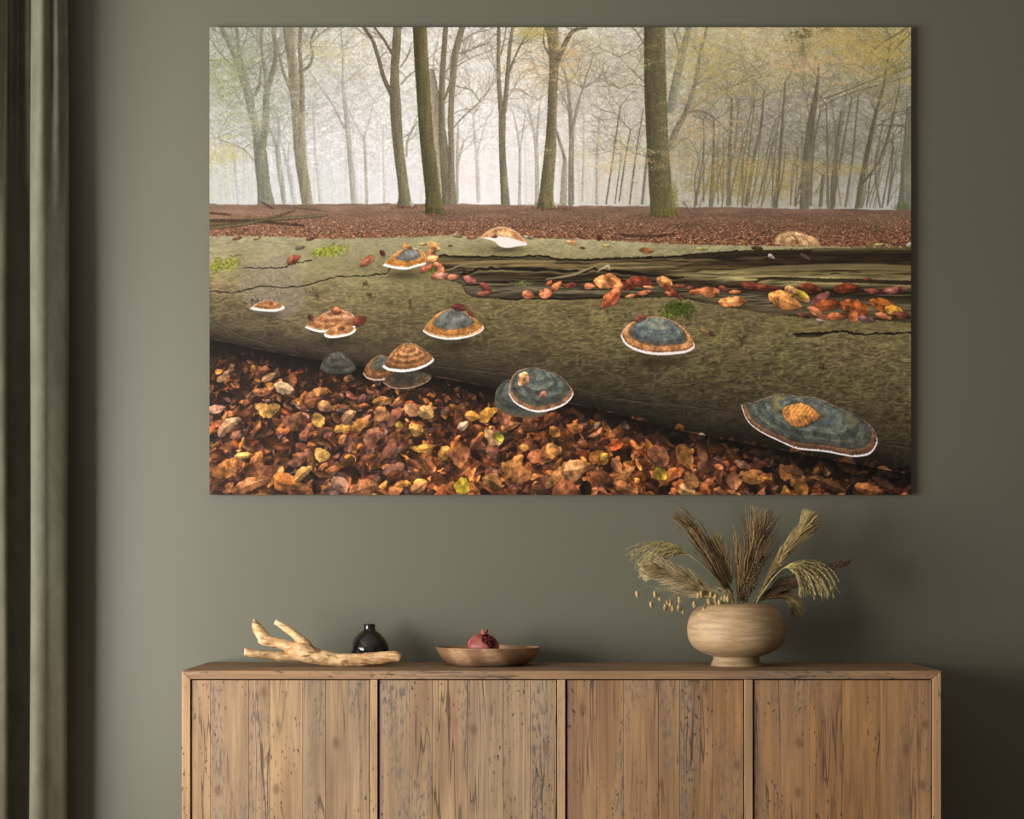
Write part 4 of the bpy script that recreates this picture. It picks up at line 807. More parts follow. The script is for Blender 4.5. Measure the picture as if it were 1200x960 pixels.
# baseboard and the curtain track
m = MB(); m.box(XL, XR, -.016, 0, 0, .09, .004); tag(m.build('baseboard_back', mat_plain('baseboard_paint', (.12, .122, .085), .5, .4, 5, .05), smooth=False), kind='structure')
m = MB(); m.box(XL, -1.05, -.26, -.12, ZC - .05, ZC); tag(m.build('trim_1', WHITE, smooth=False), kind='structure')

# ------------------------------------------------------------------ velvet curtain
def mat_velvet():
    t = NT('olive_velvet'); n = t.noise(t.coord((1, 1, .45)), 22, 4, .6, .5); f = t.noise(t.coord(), 420, 2)
    col = t.mix(t.ramp(n, [(.3, 0.), (.7, 1.)]), lin(88, 87, 74), lin(104, 103, 88))
    t.bs(Base_Color=col, Roughness=.8, Specular_IOR_Level=.15, Sheen_Weight=.6, Sheen_Roughness=.3, Sheen_Tint=(*lin(214, 212, 190), 1)); t.bump(f, .25, .001); return t.mat
def curtain():
    # plan outline (x in picture px seen at its own depth, y in metres), from the free edge leftwards
    plan = [(78, -.118), (79, -.132), (76, -.146), (68, -.162), (58, -.180), (52, -.193), (46.5, -.199), (42, -.198), (39.3, -.190), (38, -.176), (41, -.158), (43, -.135), (40, -.112), (31, -.100), (20, -.100), (11, -.112), (5, -.135), (2, -.170), (5, -.196), (7, -.212), (4, -.224), (-6, -.232), (-22, -.236),
            (-38, -.228), (-44, -.20), (-42, -.15), (-48, -.11), (-62, -.10), (-78, -.12), (-86, -.17), (-84, -.21), (-98, -.236), (-120, -.236), (-134, -.21), (-134, -.14), (-150, -.11), (-175, -.12), (-186, -.19), (-210, -.23), (-236, -.20), (-240, -.14), (-256, -.12)]
    pl = curve3([Vector((x, y * .92, 0)) for x, y in plan], 5)
    rows = 60; vs, fs = [], []; z0, z1 = .015, ZC - .05
    n = len(pl)
    for j in range(rows + 1):
        z = z0 + (z1 - z0) * j / rows; k = ((z - 1.6) / 1.4)
        for i, p in enumerate(pl):
            x = p.x + (-3.4 * max(k, 0) ** 2 if p.x > 60 else 0) - 3.2 * max(-k, 0) ** 2 * (1 if p.x > 30 else .4) + 1.0 * math.sin(z * 2.1 + p.x * .03)
            y = p.y
            # the pleats pinch towards the track
            if k > .3: y = y + (k - .3) * .035 * math.sin(p.x * .35); 
            x += max(k - .15, 0) * 2.4 * math.sin(p.x * .22 + 1.2)
            w = at(x, 0, -CAM_Y + y); vs.append((w.x, y + .004 * math.sin(z * 3 + p.x * .1), z))
    for j in range(rows):
        for i in range(n - 1): fs.append((j * n + i, j * n + i + 1, (j + 1) * n + i + 1, (j + 1) * n + i))
    b = MB(); b.add(vs, fs); o = b.build('curtain', mat_velvet())
    s = o.modifiers.new('cloth', 'SOLIDIFY'); s.thickness = .004
    return tag(o, 'olive grey velvet curtain hanging in deep folds at the left edge of the green wall', 'curtain')
curtain()

# ------------------------------------------------------------------ forest print
def forest_print():
    px = paint_forest(); h, w, _ = px.shape
    img = bpy.data.images.new('forest_artwork', w, h); a = np.ones((h, w, 4), np.float32)
    a[..., :3] = np.clip(px, 0, 1)[::-1] * PRINT_GAIN; img.pixels.foreach_set(np.clip(a, 0, 1).ravel()); img.update(); img.pack()
    t = NT('printed_panel'); uv = t.n('ShaderNodeTexCoord').outputs['UV']
    im = t.n('ShaderNodeTexImage', {'Vector': uv}, image=img, interpolation='Cubic', extension='EXTEND')
    t.bs(Base_Color=im.outputs[0], Roughness=.55, Specular_IOR_Level=.12)
    D = 5.548; p0 = at(245.5, 580, D); p1 = at(1067.5, 32, D)
    root = empty('forest_print', ((p0.x + p1.x) / 2, 0, (p0.z + p1.z) / 2))
    tag(root, 'large frameless print of a fallen beech trunk with bracket fungi in a misty forest', 'wall art')
    hw, hh = (p1.x - p0.x) / 2, (p1.z - p0.z) / 2; yf = CAM_Y + D
    b = MB(); b.add([(-hw, yf, -hh), (hw, yf, -hh), (hw, yf, hh), (-hw, yf, hh)], [(0, 1, 2, 3)])
    e = .004; b.add([(-hw, yf, -hh), (hw, yf, -hh), (hw, yf, hh), (-hw, yf, hh), (-hw, yf + e, -hh), (hw, yf + e, -hh), (hw, yf + e, hh), (-hw, yf + e, hh)],
                    [(5, 4, 7, 6), (0, 3, 7, 4), (1, 5, 6, 2), (3, 2, 6, 7), (0, 4, 5, 1)], 1)
    edge = mat_plain('panel_edge', (.02, .02, .018), .4, .4, 30, .1)
    o = b.build('panel', [t.mat, edge], root, False)
    u = o.data.uv_layers.new(name='UVMap')
    for i, c in enumerate(((0, 0), (1, 0), (1, 1), (0, 1))): u.data[i].uv = c
    f = MB(); i = .035; y0, y1 = yf + e, -.0005
    for x0, x1, z0, z1 in ((-hw + i, hw - i, hh - i - .03, hh - i), (-hw + i, hw - i, -hh + i, -hh + i + .03), (-hw + i, -hw + i + .03, -hh + i + .03, hh - i - .03), (hw - i - .03, hw - i, -hh + i + .03, hh - i - .03)):
        f.box(x0, x1, y0, y1, z0, z1)
    f.build('mounting_frame', edge, root, False)
PRINT_GAIN = .965
forest_print()

# ------------------------------------------------------------------ sideboard
SB = 2.25e-3; SY0, SY1, TOPZ = -.47, -.012, .80
def sx(px): return (px - CX) * 5.1 / FPX
SXL, SXR = sx(213), sx(1103); TH = .0225
side_root = empty('sideboard', ((SXL + SXR) / 2, (SY0 + SY1) / 2, 0))
tag(side_root, 'long reclaimed wood sideboard with four plank doors against the green wall', 'sideboard')
ox, oy = side_root.location.x, side_root.location.y
W_V = mat_wood('reclaimed_pine_doors', 'z', ((142, 113, 84), (162, 134, 103), (112, 82, 56)), 1., 9., .13)
W_V_DIM = mat_wood('reclaimed_pine_doors_dim', 'z', ((136, 100, 66), (156, 118, 80), (106, 72, 44)), .8, 9., .15); W_H = mat_wood('reclaimed_pine_top', 'x', ((138, 104, 72), (158, 122, 86), (102, 72, 47)), .7)  # right doors' copy of the pine: browner base paints in the light falling off
W_E = mat_wood('reclaimed_pine_edges', 'z', ((158, 125, 90), (174, 140, 104), (130, 97, 66)), .3, 9., .12, .5)
DARK = mat_plain('cabinet_inside', (.03, .022, .016), .8, .2, 20, .2)
def prism(name, poly_xz, y0, y1, mat, bev=.0012):
    """mitred board: a polygon in xz pulled along y, its front edge eased"""
    n = len(poly_xz); cx = sum(p[0] for p in poly_xz) / n; cz = sum(p[1] for p in poly_xz) / n
    b = MB(); f = []
    for x, z in poly_xz:
        s = Vector((cx - x, cz - z)); f.append((x + math.copysign(bev, s.x), z + math.copysign(bev, s.y)))
    vs = [(x - cx, y0, z - cz) for x, z in f] + [(x - cx, y0 + bev, z - cz) for x, z in poly_xz] + [(x - cx, y1, z - cz) for x, z in poly_xz]
    fs = [tuple(range(n)), tuple(range(3 * n - 1, 2 * n - 1, -1))]
    for k in (0, n):
        for i in range(n): j = (i + 1) % n; fs.append((k + i, k + n + i, k + n + j, k + j))
    b.add(vs, fs); return b.build(name, mat, side_root, False, (cx - ox, -oy, cz))
g = .0006
prism('top_board', [(SXL + TH + g, TOPZ - TH), (SXR - TH - g, TOPZ - TH), (SXR - g, TOPZ), (SXL + g, TOPZ)], SY0, SY1, W_H)
prism('side_board', [(SXL, .09), (SXL + TH, .09), (SXL + TH, TOPZ - TH), (SXL, TOPZ)], SY0, SY1, W_E)
prism('side_board', [(SXR - TH, .09), (SXR, .09), (SXR, TOPZ), (SXR - TH, TOPZ - TH)], SY0, SY1, W_E)
prism('bottom_board', [(SXL + TH, .09), (SXR - TH, .09), (SXR - TH, .09 + TH), (SXL + TH, .09 + TH)], SY0 + .002, SY1, W_H)
prism('back_panel', [(SXL + TH, .09 + TH), (SXR - TH, .09 + TH), (SXR - TH, TOPZ - TH), (SXL + TH, TOPZ - TH)], SY1 - .012, SY1 - .001, DARK, 0)
prism('inner_panel', [(SXL + TH, .09 + TH), (SXR - TH, .09 + TH), (SXR - TH, TOPZ - TH), (SXL + TH, TOPZ - TH)], SY0 + .03, SY0 + .036, DARK, 0)
for a, b_ in ((433.6, 442.4), (653.2, 662.6), (872.6, 882.4)):
    prism('divider', [(sx(a), .09 + TH), (sx(b_), .09 + TH), (sx(b_), TOPZ - TH - .0015), (sx(a), TOPZ - TH - .0015)], SY0 + .0015, SY0 + .03, W_E)
for x in (SXL + .06, SXR - .06):
    for y in (SY0 + .05, SY1 - .05):
        b = MB(); b.tube([(0, 0, .09), (0, 0, 0)], [.022, .014], 16); b.build('leg', W_E, side_root, True, (x - ox, y - oy, 0))
zt, zb = TOPZ - TH - .0028, .09 + TH + .003
rs = random.Random(4)
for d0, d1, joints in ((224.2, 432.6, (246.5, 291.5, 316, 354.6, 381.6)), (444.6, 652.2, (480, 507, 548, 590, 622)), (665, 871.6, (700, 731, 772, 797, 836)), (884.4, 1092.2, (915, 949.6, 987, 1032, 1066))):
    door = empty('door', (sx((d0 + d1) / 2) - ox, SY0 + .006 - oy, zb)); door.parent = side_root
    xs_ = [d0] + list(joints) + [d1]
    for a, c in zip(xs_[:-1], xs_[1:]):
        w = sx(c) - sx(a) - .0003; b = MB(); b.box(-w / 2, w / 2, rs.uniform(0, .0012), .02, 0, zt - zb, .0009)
        b.build('plank', W_V if d0 < 600 else W_V_DIM, door, False, (sx((a + c) / 2) - sx((d0 + d1) / 2), 0, 0))  # right-hand doors get the copy with weaker light put into its colour

# ------------------------------------------------------------------ driftwood
def drift():
    Dd = 5.30
    f = lambda x, y, dy=0: at(270 + x / 3.077, 700 + y / 3.077, Dd) + Vector((0, dy, 0))
    k = 1 / 3.077 * Dd / FPX
    b = MB()
    def limb(pts, sub=7):
        p = curve3([f(x, y, dy) for x, y, r, dy in pts], sub); r = [q.x for q in curve3([Vector((q[2] * k, 0, 0)) for q in pts], sub)]
        rr = random.Random(len(pts)); b.tube(p, r, 14)
    limb([(203, 205, 20, 0), (250, 196, 34, 0), (300, 212, 31, 0), (360, 223, 26, 0), (430, 228, 24, 0), (500, 224, 24, -.004), (560, 216, 22, -.008), (596, 214, 20, -.012), (617, 222, 13, -.014)])
    limb([(270, 205, 26, 0), (225, 214, 18, -.005), (170, 212, 16, -.012), (110, 204, 15, -.02), (54, 196, 15, -.026)])
    limb([(265, 190, 26, 0), (215, 180, 22, .004), (165, 165, 20, .008), (120, 155, 18, .01), (104, 150, 15, .012)])
    limb([(140, 160, 16, .01), (118, 143, 21, .012), (100, 122, 21, .013), (88, 100, 15, .014), (84, 86, 8, .014), (86, 77, 2.5, .014)]); limb([(128, 160, 14, .01), (112, 148, 13, .006), (104, 138, 6, .002), (100, 132, 1.5, .0)])
    limb([(290, 195, 18, .0), (262, 165, 19, .006), (235, 140, 15, .012), (195, 112, 13, .02), (158, 89, 12, .026)])
    t = NT('driftwood'); n = t.noise(t.coord((.35, 1, 1)), 60, 5, .6, .6); m = t.noise(t.coord((.5, 1, 1)), 24, 3, .6, .8); gcol = t.noise(t.coord((.12, 1, 1)), 160, 4)
    col = t.mix(t.ramp(m, [(.4, 0.), (.62, 1.)]), lin(206, 172, 128), lin(160, 116, 72)); col = t.mix(t.ramp(n, [(.52, 0.), (.64, .85)]), col, lin(104, 66, 36)); col = t.mix(t.ramp(gcol, [(.35, .4), (.5, 0.)]), col, lin(228, 202, 160))
    t.bs(Base_Color=col, Roughness=.6, Specular_IOR_Level=.3); t.bump(t.math('ADD', n, gcol), .5, .003)
    o = b.build('driftwood_branch', t.mat)
    zmin = min(v.co.z for v in o.data.vertices)
    for v in o.data.vertices: v.co.z += TOPZ - zmin - .0005
    # put the origin on the worktop
    c = f(400, 245); off = Vector((c.x, c.y, TOPZ))
    for v in o.data.vertices: v.co -= off
    o.location = off
    r = o.modifiers.new('fuse', 'REMESH'); r.mode = 'VOXEL'; r.voxel_size = .0022; r.use_smooth_shade = True
    s = o.modifiers.new('soft', 'SMOOTH'); s.factor = .5; s.iterations = 4
    tx = bpy.data.textures.new('driftwood_lumps', 'CLOUDS'); tx.noise_scale = .034; tx.noise_depth = 3
    d = o.modifiers.new('lumps', 'DISPLACE'); d.texture = tx; d.strength = .006; d.mid_level = .5
    tag(o, 'pale forked driftwood branch lying on the left end of the sideboard', 'driftwood')
drift()

# ------------------------------------------------------------------ black bottle vase
def black_vase():
    D = 5.437; k = D / FPX; c = at(432.8, HZ, D); H = .1125
    prof = [(0, .004), (.034, .003), (.037, 0), (.040, .001), (.046, .010), (.0525, .024), (.0547, .038), (.0538, .050), (.0500, .061), (.0440, .071), (.0360, .0805), (.0265, .0890), (.0195, .0945), (.0170, .0985), (.0163, .102), (.0165, H - .003), (.0172, H - .001), (.0168, H), (.0150, H), (.0140, H - .003), (.0135, .100), (.018, .092), (.03, .08), (.047, .06), (.049, .035), (.04, .008), (0, .007)]
    p = curve3([Vector((r, 0, z)) for r, z in prof], 4)
    b = MB(); b.lathe([(max(q.x, 0), q.z) for q in p], 72)
    t = NT('black_glaze'); t.bs(Base_Color=t.mix(t.noise(t.coord(), 30, 2), (.006, .006, .006), (.012, .011, .010)), Roughness=.13, Specular_IOR_Level=.5)
    tag(b.build('bottle_vase', t.mat, None, True, (c.x, c.y, TOPZ)), 'small glossy black onion shaped vase standing behind the driftwood branch', 'vase')
black_vase()

# ------------------------------------------------------------------ wooden bowl with a pomegranate
BD = 5.385; bowl_c = at(571.8, HZ, BD); bowl_c.z = TOPZ
def bowl():
    prof = [(0, .0), (.085, .0), (.104, .003), (.122, .014), (.136, .030), (.1445, .0465), (.1462, .0492), (.1450, .0510), (.1425, .0508), (.138, .045), (.128, .030), (.112, .017), (.09, .011), (0, .010)]
    p = curve3([Vector((r, 0, z)) for r, z in prof], 4)
    b = MB(); b.lathe([(max(q.x, 0), q.z) for q in p], 96)
    t = NT('acacia_bowl'); w = t.n('ShaderNodeTexWave', {'Vector': t.coord((1.0, .9, 2.2), None, (.25, .35, 0)), 'Scale': 3.2, 'Distortion': 5., 'Detail': 3., 'Detail Scale': .7}, bands_direction='X').outputs[1]
    n = t.noise(t.coord((.3, 1, 1)), 130, 4); col = t.mix(t.ramp(w, [(.2, 0.), (.8, 1.)]), lin(126, 96, 72), lin(164, 130, 100)); col = t.mix(t.math('MULTIPLY', t.ramp(n, [(.4, 1.), (.55, 0.)]), .4), col, lin(106, 68, 42))
    pit = t.ramp(t.noise(t.coord(), 110, 2), [(.7, 0.), (.74, 1.)]); col = t.mix(t.math('MULTIPLY', pit, .6), col, lin(70, 44, 28))
    t.bs(Base_Color=col, Roughness=.45, Specular_IOR_Level=.4)
    tag(b.build('wooden_bowl', t.mat, None, True, bowl_c), 'shallow brown wooden bowl on the sideboard between the black vase and the round planter', 'bowl')
bowl()
def pomegranate():
    r = .0435; c = Vector((bowl_c.x - .0145, bowl_c.y - .005, TOPZ + .0115 + r * .90))
    root = empty('pomegranate', (c.x, c.y, c.z - r * .90))
    tag(root, 'broken open red pomegranate lying in the shallow wooden bowl', 'fruit')
    t = NT('pomegranate_rind'); n = t.noise(t.coord(), 40, 4, .6); col = t.mix(t.ramp(n, [(.35, 0.), (.65, 1.)]), lin(104, 36, 38), lin(164, 88, 80)); t.bs(Base_Color=col, Roughness=.45, Specular_IOR_Level=.4); t.bump(n, .2, .002)
    dk = mat_plain('pomegranate_pith', (.10, .03, .03), .6, .3, 60, .4); se = mat_plain('pomegranate_seed', (.10, .006, .012), .18, .5, 50, .4)
    off = Vector((0, 0, r * .90))
    bm = bmesh.new(); bmesh.ops.create_icosphere(bm, subdivisions=5, radius=1)
    hole = Vector((.62, -.52, .58)).normalized(); axis = Vector((.12, -.1, 1)).normalized()
    for v in bm.verts:
        d = v.co.normalized(); a = math.atan2(d.y, d.x); q = 1 + .03 * math.cos(5 * a) * (1 - d.z * d.z) - .05 * max(d.z, 0) ** 4 - .05 * max(-d.z, 0) ** 3
        ang = d.angle(hole) + .07 * math.sin(a * 4) + .05 * math.sin(d.z * 11)
        if ang < .74: q *= 1 - .30 * (1 - max((ang - .58) / .16, 0) if ang > .58 else 1)
        v.co = Vector((d.x * 1.03, d.y * 1.0, d.z * .90)) * q * r + off
    me = bpy.data.meshes.new('rind'); 
    for f in bm.faces: f.smooth = True; f.material_index = 1 if (f.calc_center_median() - off).length < r * .80 else 0
    bm.to_mesh(me); bm.free(); me.materials.append(t.mat); me.materials.append(dk); o = bpy.data.objects.new('rind', me); COL.objects.link(o); o.parent = root
    rr = random.Random(2); e1 = hole.orthogonal().normalized(); e2 = hole.cross(e1); sd = MB()
    for i in range(44):
        a = rr.uniform(0, 6.28); q = math.sqrt(rr.random()) * .6; d = (hole + e1 * math.cos(a) * q + e2 * math.sin(a) * q).normalized()
        sd.blob(d * r * rr.uniform(.70, .84) + off, (d + Vector((rr.uniform(-.6, .6), rr.uniform(-.6, .6), rr.uniform(-.6, .6)))), .0042, .0105, 7, 5)
    s = sd.build('seeds', se, root); s['kind'] = 'stuff'; s['label'] = 'dark red glossy seeds inside the broken rind'
    cr = MB(); top = off + axis * r * .86
    cr.tube([top, top + axis * .003, top + axis * .007], [.013, .0085, .0082], 14)
    for k in range(6):
        a = k * math.pi / 3; d = Vector((math.cos(a), math.sin(a), 0)); p = top + axis * .006 + d * .006
        cr.tube([p, p + axis * .003 + d * .001, p + axis * .007 + d * .003], [.0038, .003, .0006], 6)
    cr.build('crown', t.mat, root)
pomegranate()

# ------------------------------------------------------------------ round wooden vase
VD = 5.346; vc = at(862.9, HZ, VD); vc.z = TOPZ; VK = VD / FPX
def round_vase():
    P = [(0, 0), (29.0, 0), (29.6, .6), (29.2, 3), (27.4, 6.5), (26.8, 9.6), (28.4, 11.6), (34, 13.2), (44, 17.8), (51.5, 23.5), (55.8, 31), (57.4, 40), (57.2, 47), (55.4, 55), (51, 63), (44.5, 69), (37.6, 72.2), (34.4, 72.9), (32.4, 72.2), (32.6, 69), (42, 62), (51, 50), (52, 36), (45, 24), (30, 17), (0, 16)]
    p = curve3([Vector((r * VK, 0, z * VK)) for r, z in P], 4)
    b = MB(); b.lathe([(max(q.x, 0), q.z) for q in p], 96)
    m_ = mat_turned('turned_pale_wood', (158, 131, 99), (176, 150, 117), (132, 106, 76))
    tag(b.build('round_vase', m_, None, True, vc), 'round pale wooden vase on a small foot holding dried grasses on the sideboard', 'vase')
round_vase()
# ------------------------------------------------------------------ dried grasses in the round vase
PR = random.Random(21)
def gp(x, y, dy=0.):
    """crop pixel (the enlarged bouquet) to a point in the bouquet's depth, dy metres behind the vase's centre"""
    D = VD + dy
    return at(700 + x / 3.529, 570 + y / 3.529, D)
K1 = VD / FPX / 3.529
TAN = mat_strand('dry_tan_grass', (132, 112, 70), (186, 164, 114)); PALE = mat_strand('dry_cream_plume', (172, 150, 108), (226, 206, 166)); STRAW = mat_strand('dry_straw', (150, 130, 84), (196, 172, 118), 60)
BROWN = mat_strand('dry_brown_grass', (84, 62, 38), (146, 114, 74)); DKBR = mat_strand('dry_dark_brown_spike', (44, 32, 22), (98, 74, 50), 140); SEED = mat_strand('dry_seed', (118, 98, 60), (176, 154, 106), 160); OLIVE = mat_strand('dry_olive_grass', (126, 112, 70), (196, 176, 122))
SHADOWY = mat_strand('dry_dull_strand', (96, 80, 50), (142, 120, 80))
BRS = [mat_strand('dry_brown_strand', (58, 42, 26), (92, 70, 44)), mat_strand('dry_light_brown_strand', (118, 92, 58), (164, 134, 90))]
def jit(p, s): return p + Vector((PR.gauss(0, s), PR.gauss(0, s), PR.gauss(0, s)))
def stem_thing(name, label, root_px, tip_curve, r=.0016, mat=None):
    """Empty inside the vase, with a stalk that leaves through its mouth"""
    base = Vector((vc.x + (root_px - 575) * K1 * .35, vc.y + PR.uniform(-.012, .012), TOPZ + 17.6 * VK))
    t = empty(name, base); tag(t, label, 'dried grass', 'dried grasses in the round vase', 'thing')
    pts = curve3([base] + tip_curve, 6); b = MB(); n = len(pts)
    b.tube([p - base for p in pts], [r * (1 - .55 * i / (n - 1)) for i in range(n)], 6)
    b.build('stalk', mat or TAN, t)
    return t, base
def rib(b, pts, w0, w1, mi=0):
    """thin three-sided strand"""
    n = len(pts); b.tube(pts, [w0 + (w1 - w0) * i / (n - 1) for i in range(n)], 3, False, mi)
def hair(b, p, d, ln, w, mi=0):
    s = d.orthogonal().normalized(); s = s * math.cos(q := PR.uniform(0, 6.28)) + d.cross(s) * math.sin(q)
    e = p + d * ln
    b.add([p - s * w, p + s * w, e, p + d * ln * .5 + d.cross(s) * w], [(0, 1, 3), (1, 2, 3), (2, 0, 3)], mi)
def pathpt(pts, t):
    i = min(int(t * (len(pts) - 1)), len(pts) - 2); f = t * (len(pts) - 1) - i
    return pts[i].lerp(pts[i + 1], f), (pts[i + 1] - pts[i]).normalized()

def weeping(name, label, root, stalk, tips, n, mat, ctrl, hairs=64):
    """silver-grass head: many long strands that leave the stalk's end, arch over and hang"""
    t, base = stem_thing(name, label, root, [gp(*p) for p in stalk], .0017, STRAW)
    b = MB(); s0 = gp(*stalk[-1]); s1 = gp(*stalk[-2])
    for i in range(n):
        u = (i + PR.random()) / n; dy = PR.gauss(0, .016)
        k = u * (len(tips) - 1); j = min(int(k), len(tips) - 2); tx = tips[j][0] + (tips[j + 1][0] - tips[j][0]) * (k - j); ty = tips[j][1] + (tips[j + 1][1] - tips[j][1]) * (k - j)
        k = u * (len(ctrl) - 1); j = min(int(k), len(ctrl) - 2); c_x = ctrl[j][0] + (ctrl[j + 1][0] - ctrl[j][0]) * (k - j); c_y = ctrl[j][1] + (ctrl[j + 1][1] - ctrl[j][1]) * (k - j)
        st = s1.lerp(s0, PR.uniform(.45, 1.)); m1 = gp(c_x + PR.gauss(0, 7), c_y + PR.gauss(0, 7), stalk[-1][2] + dy * .7); e = gp(tx + PR.gauss(0, 9), ty + PR.gauss(0, 9), stalk[-1][2] + dy)
        p = [(1 - a) ** 2 * st + 2 * a * (1 - a) * m1 + a * a * e for a in [q / 12 for q in range(13)]]
        p = [q - base for q in p]; rib(b, p, .0009, .0005)
        for h in range(hairs):
            a = PR.uniform(.14, 1); q, d = pathpt(p, a); dd = (d + Vector((PR.gauss(0, .3), PR.gauss(0, .3), PR.gauss(0, .3) - .25))).normalized()
            hair(b, q, dd, PR.uniform(.006, .012), .0008)
    b.build('plume', mat, t); return t
def broom(name, label, root, stalk, axis, width, n, mat, sway=1., hairs=5, ln=.5):
    """upright head: long thin strands lying nearly along the axis. width: half-width along it in crop px"""
    t, base = stem_thing(name, label, root, [gp(*p) for p in stalk], .0018, BROWN)
    ax = curve3([gp(*p) for p in axis], 8); b = MB()
    wd = lambda a: np.interp(a, np.linspace(0, 1, len(width)), width) * K1 * 1.3
    for i in range(n):
        a0 = PR.random() ** .8 * (1 - ln * .7); a1 = min(a0 + ln * PR.uniform(.5, 1.2), 1.0)
        ang = PR.uniform(0, 6.28); rr = math.sqrt(PR.random()); flare = PR.uniform(.8, 1.35) if PR.random() < .85 else PR.uniform(1.2, 1.9); p = []
        for q in range(9):
            a = a0 + (a1 - a0) * q / 8; c, d = pathpt(ax, a); sx_ = d.orthogonal().normalized(); sy_ = d.cross(sx_)
            g_ = rr * wd(a) * (.3 + .7 * (q / 8) ** 1.3) * flare
            p.append(c + (sx_ * math.cos(ang) + sy_ * math.sin(ang) * .8) * g_ + Vector((math.sin(q * 1.2 + i) * .0016 * sway, 0, math.cos(q * 1.3 + i) * .0006)) - base)
        mi = int(PR.random() < .45); rib(b, p, .0010, .0005, mi)
        for h in range(hairs):
            a = PR.uniform(.1, 1); q, d = pathpt(p, a); hair(b, q, (d + Vector((PR.gauss(0, .4), PR.gauss(0, .4), PR.gauss(0, .4)))).normalized(), PR.uniform(.003, .008), .0006, mi)
    b.build('plume', mat if isinstance(mat, list) else [mat, mat], t); return t
def fluffy(name, label, root, stalk, axis, width, n, mat, lean=.5, ln=(.012, .024)):
    """pampas head: fine hairs that stand out from the axis and point forward"""
    t, base = stem_thing(name, label, root, [gp(*p) for p in stalk], .0018, STRAW)
    ax = curve3([gp(*p) for p in axis], 8); b = MB(); L = sum((ax[i + 1] - ax[i]).length for i in range(len(ax) - 1))
    wd = lambda a: np.interp(a, np.linspace(0, 1, len(width)), width) * K1
    for i in range(n):
        a = PR.random(); c, d = pathpt(ax, a); s1 = d.orthogonal().normalized(); s2 = d.cross(s1); ang = PR.uniform(0, 6.28); o_ = s1 * math.cos(ang) + s2 * math.sin(ang)
        w = wd(a) * PR.uniform(.4, 1.35); st = c + o_ * w * PR.uniform(0, .35) - base; dr = (d * lean + o_ * 1.0).normalized(); ll = w * 1.25
        e = st + dr * ll + Vector((0, 0, -ll * .12)) + d * ll * .35; mid = st + dr * ll * .5
        mi = int(PR.random() < .22); rib(b, [st, mid, e], .00085, .0003, mi)
        for h in range(3):
            q, dd = pathpt([st, mid, e], PR.uniform(.3, 1)); hair(b, q, (dd + Vector((PR.gauss(0, .6), PR.gauss(0, .6), PR.gauss(0, .6)))).normalized(), PR.uniform(.002, .0055), .0005, mi)
    b.build('plume', [mat, SHADOWY], t); return t
def beaded(name, label, root, stalk, axis, width, n, mat, size=.0034):
    t, base = stem_thing(name, label, root, [gp(*p) for p in stalk], .002, DKBR)
    ax = curve3([gp(*p) for p in axis], 8); b = MB(); wd = lambda a: np.interp(a, np.linspace(0, 1, len(width)), width) * K1
    rib(b, [p - base for p in ax], .002, .001)
    for i in range(n):
        a = (i + PR.random()) / n; c, d = pathpt(ax, a); s1 = d.orthogonal().normalized(); s2 = d.cross(s1); ang = i * 2.4 + PR.uniform(-.3, .3); o_ = s1 * math.cos(ang) + s2 * math.sin(ang)
        p = c + o_ * wd(a) * PR.uniform(.55, 1) - base; b.blob(p, d * .8 + o_, size * PR.uniform(.7, 1.1), size * 2.6, 5, 4); rib(b, [c - base, p], .0006, .0005)
    b.build('seed_spike', mat, t); return t

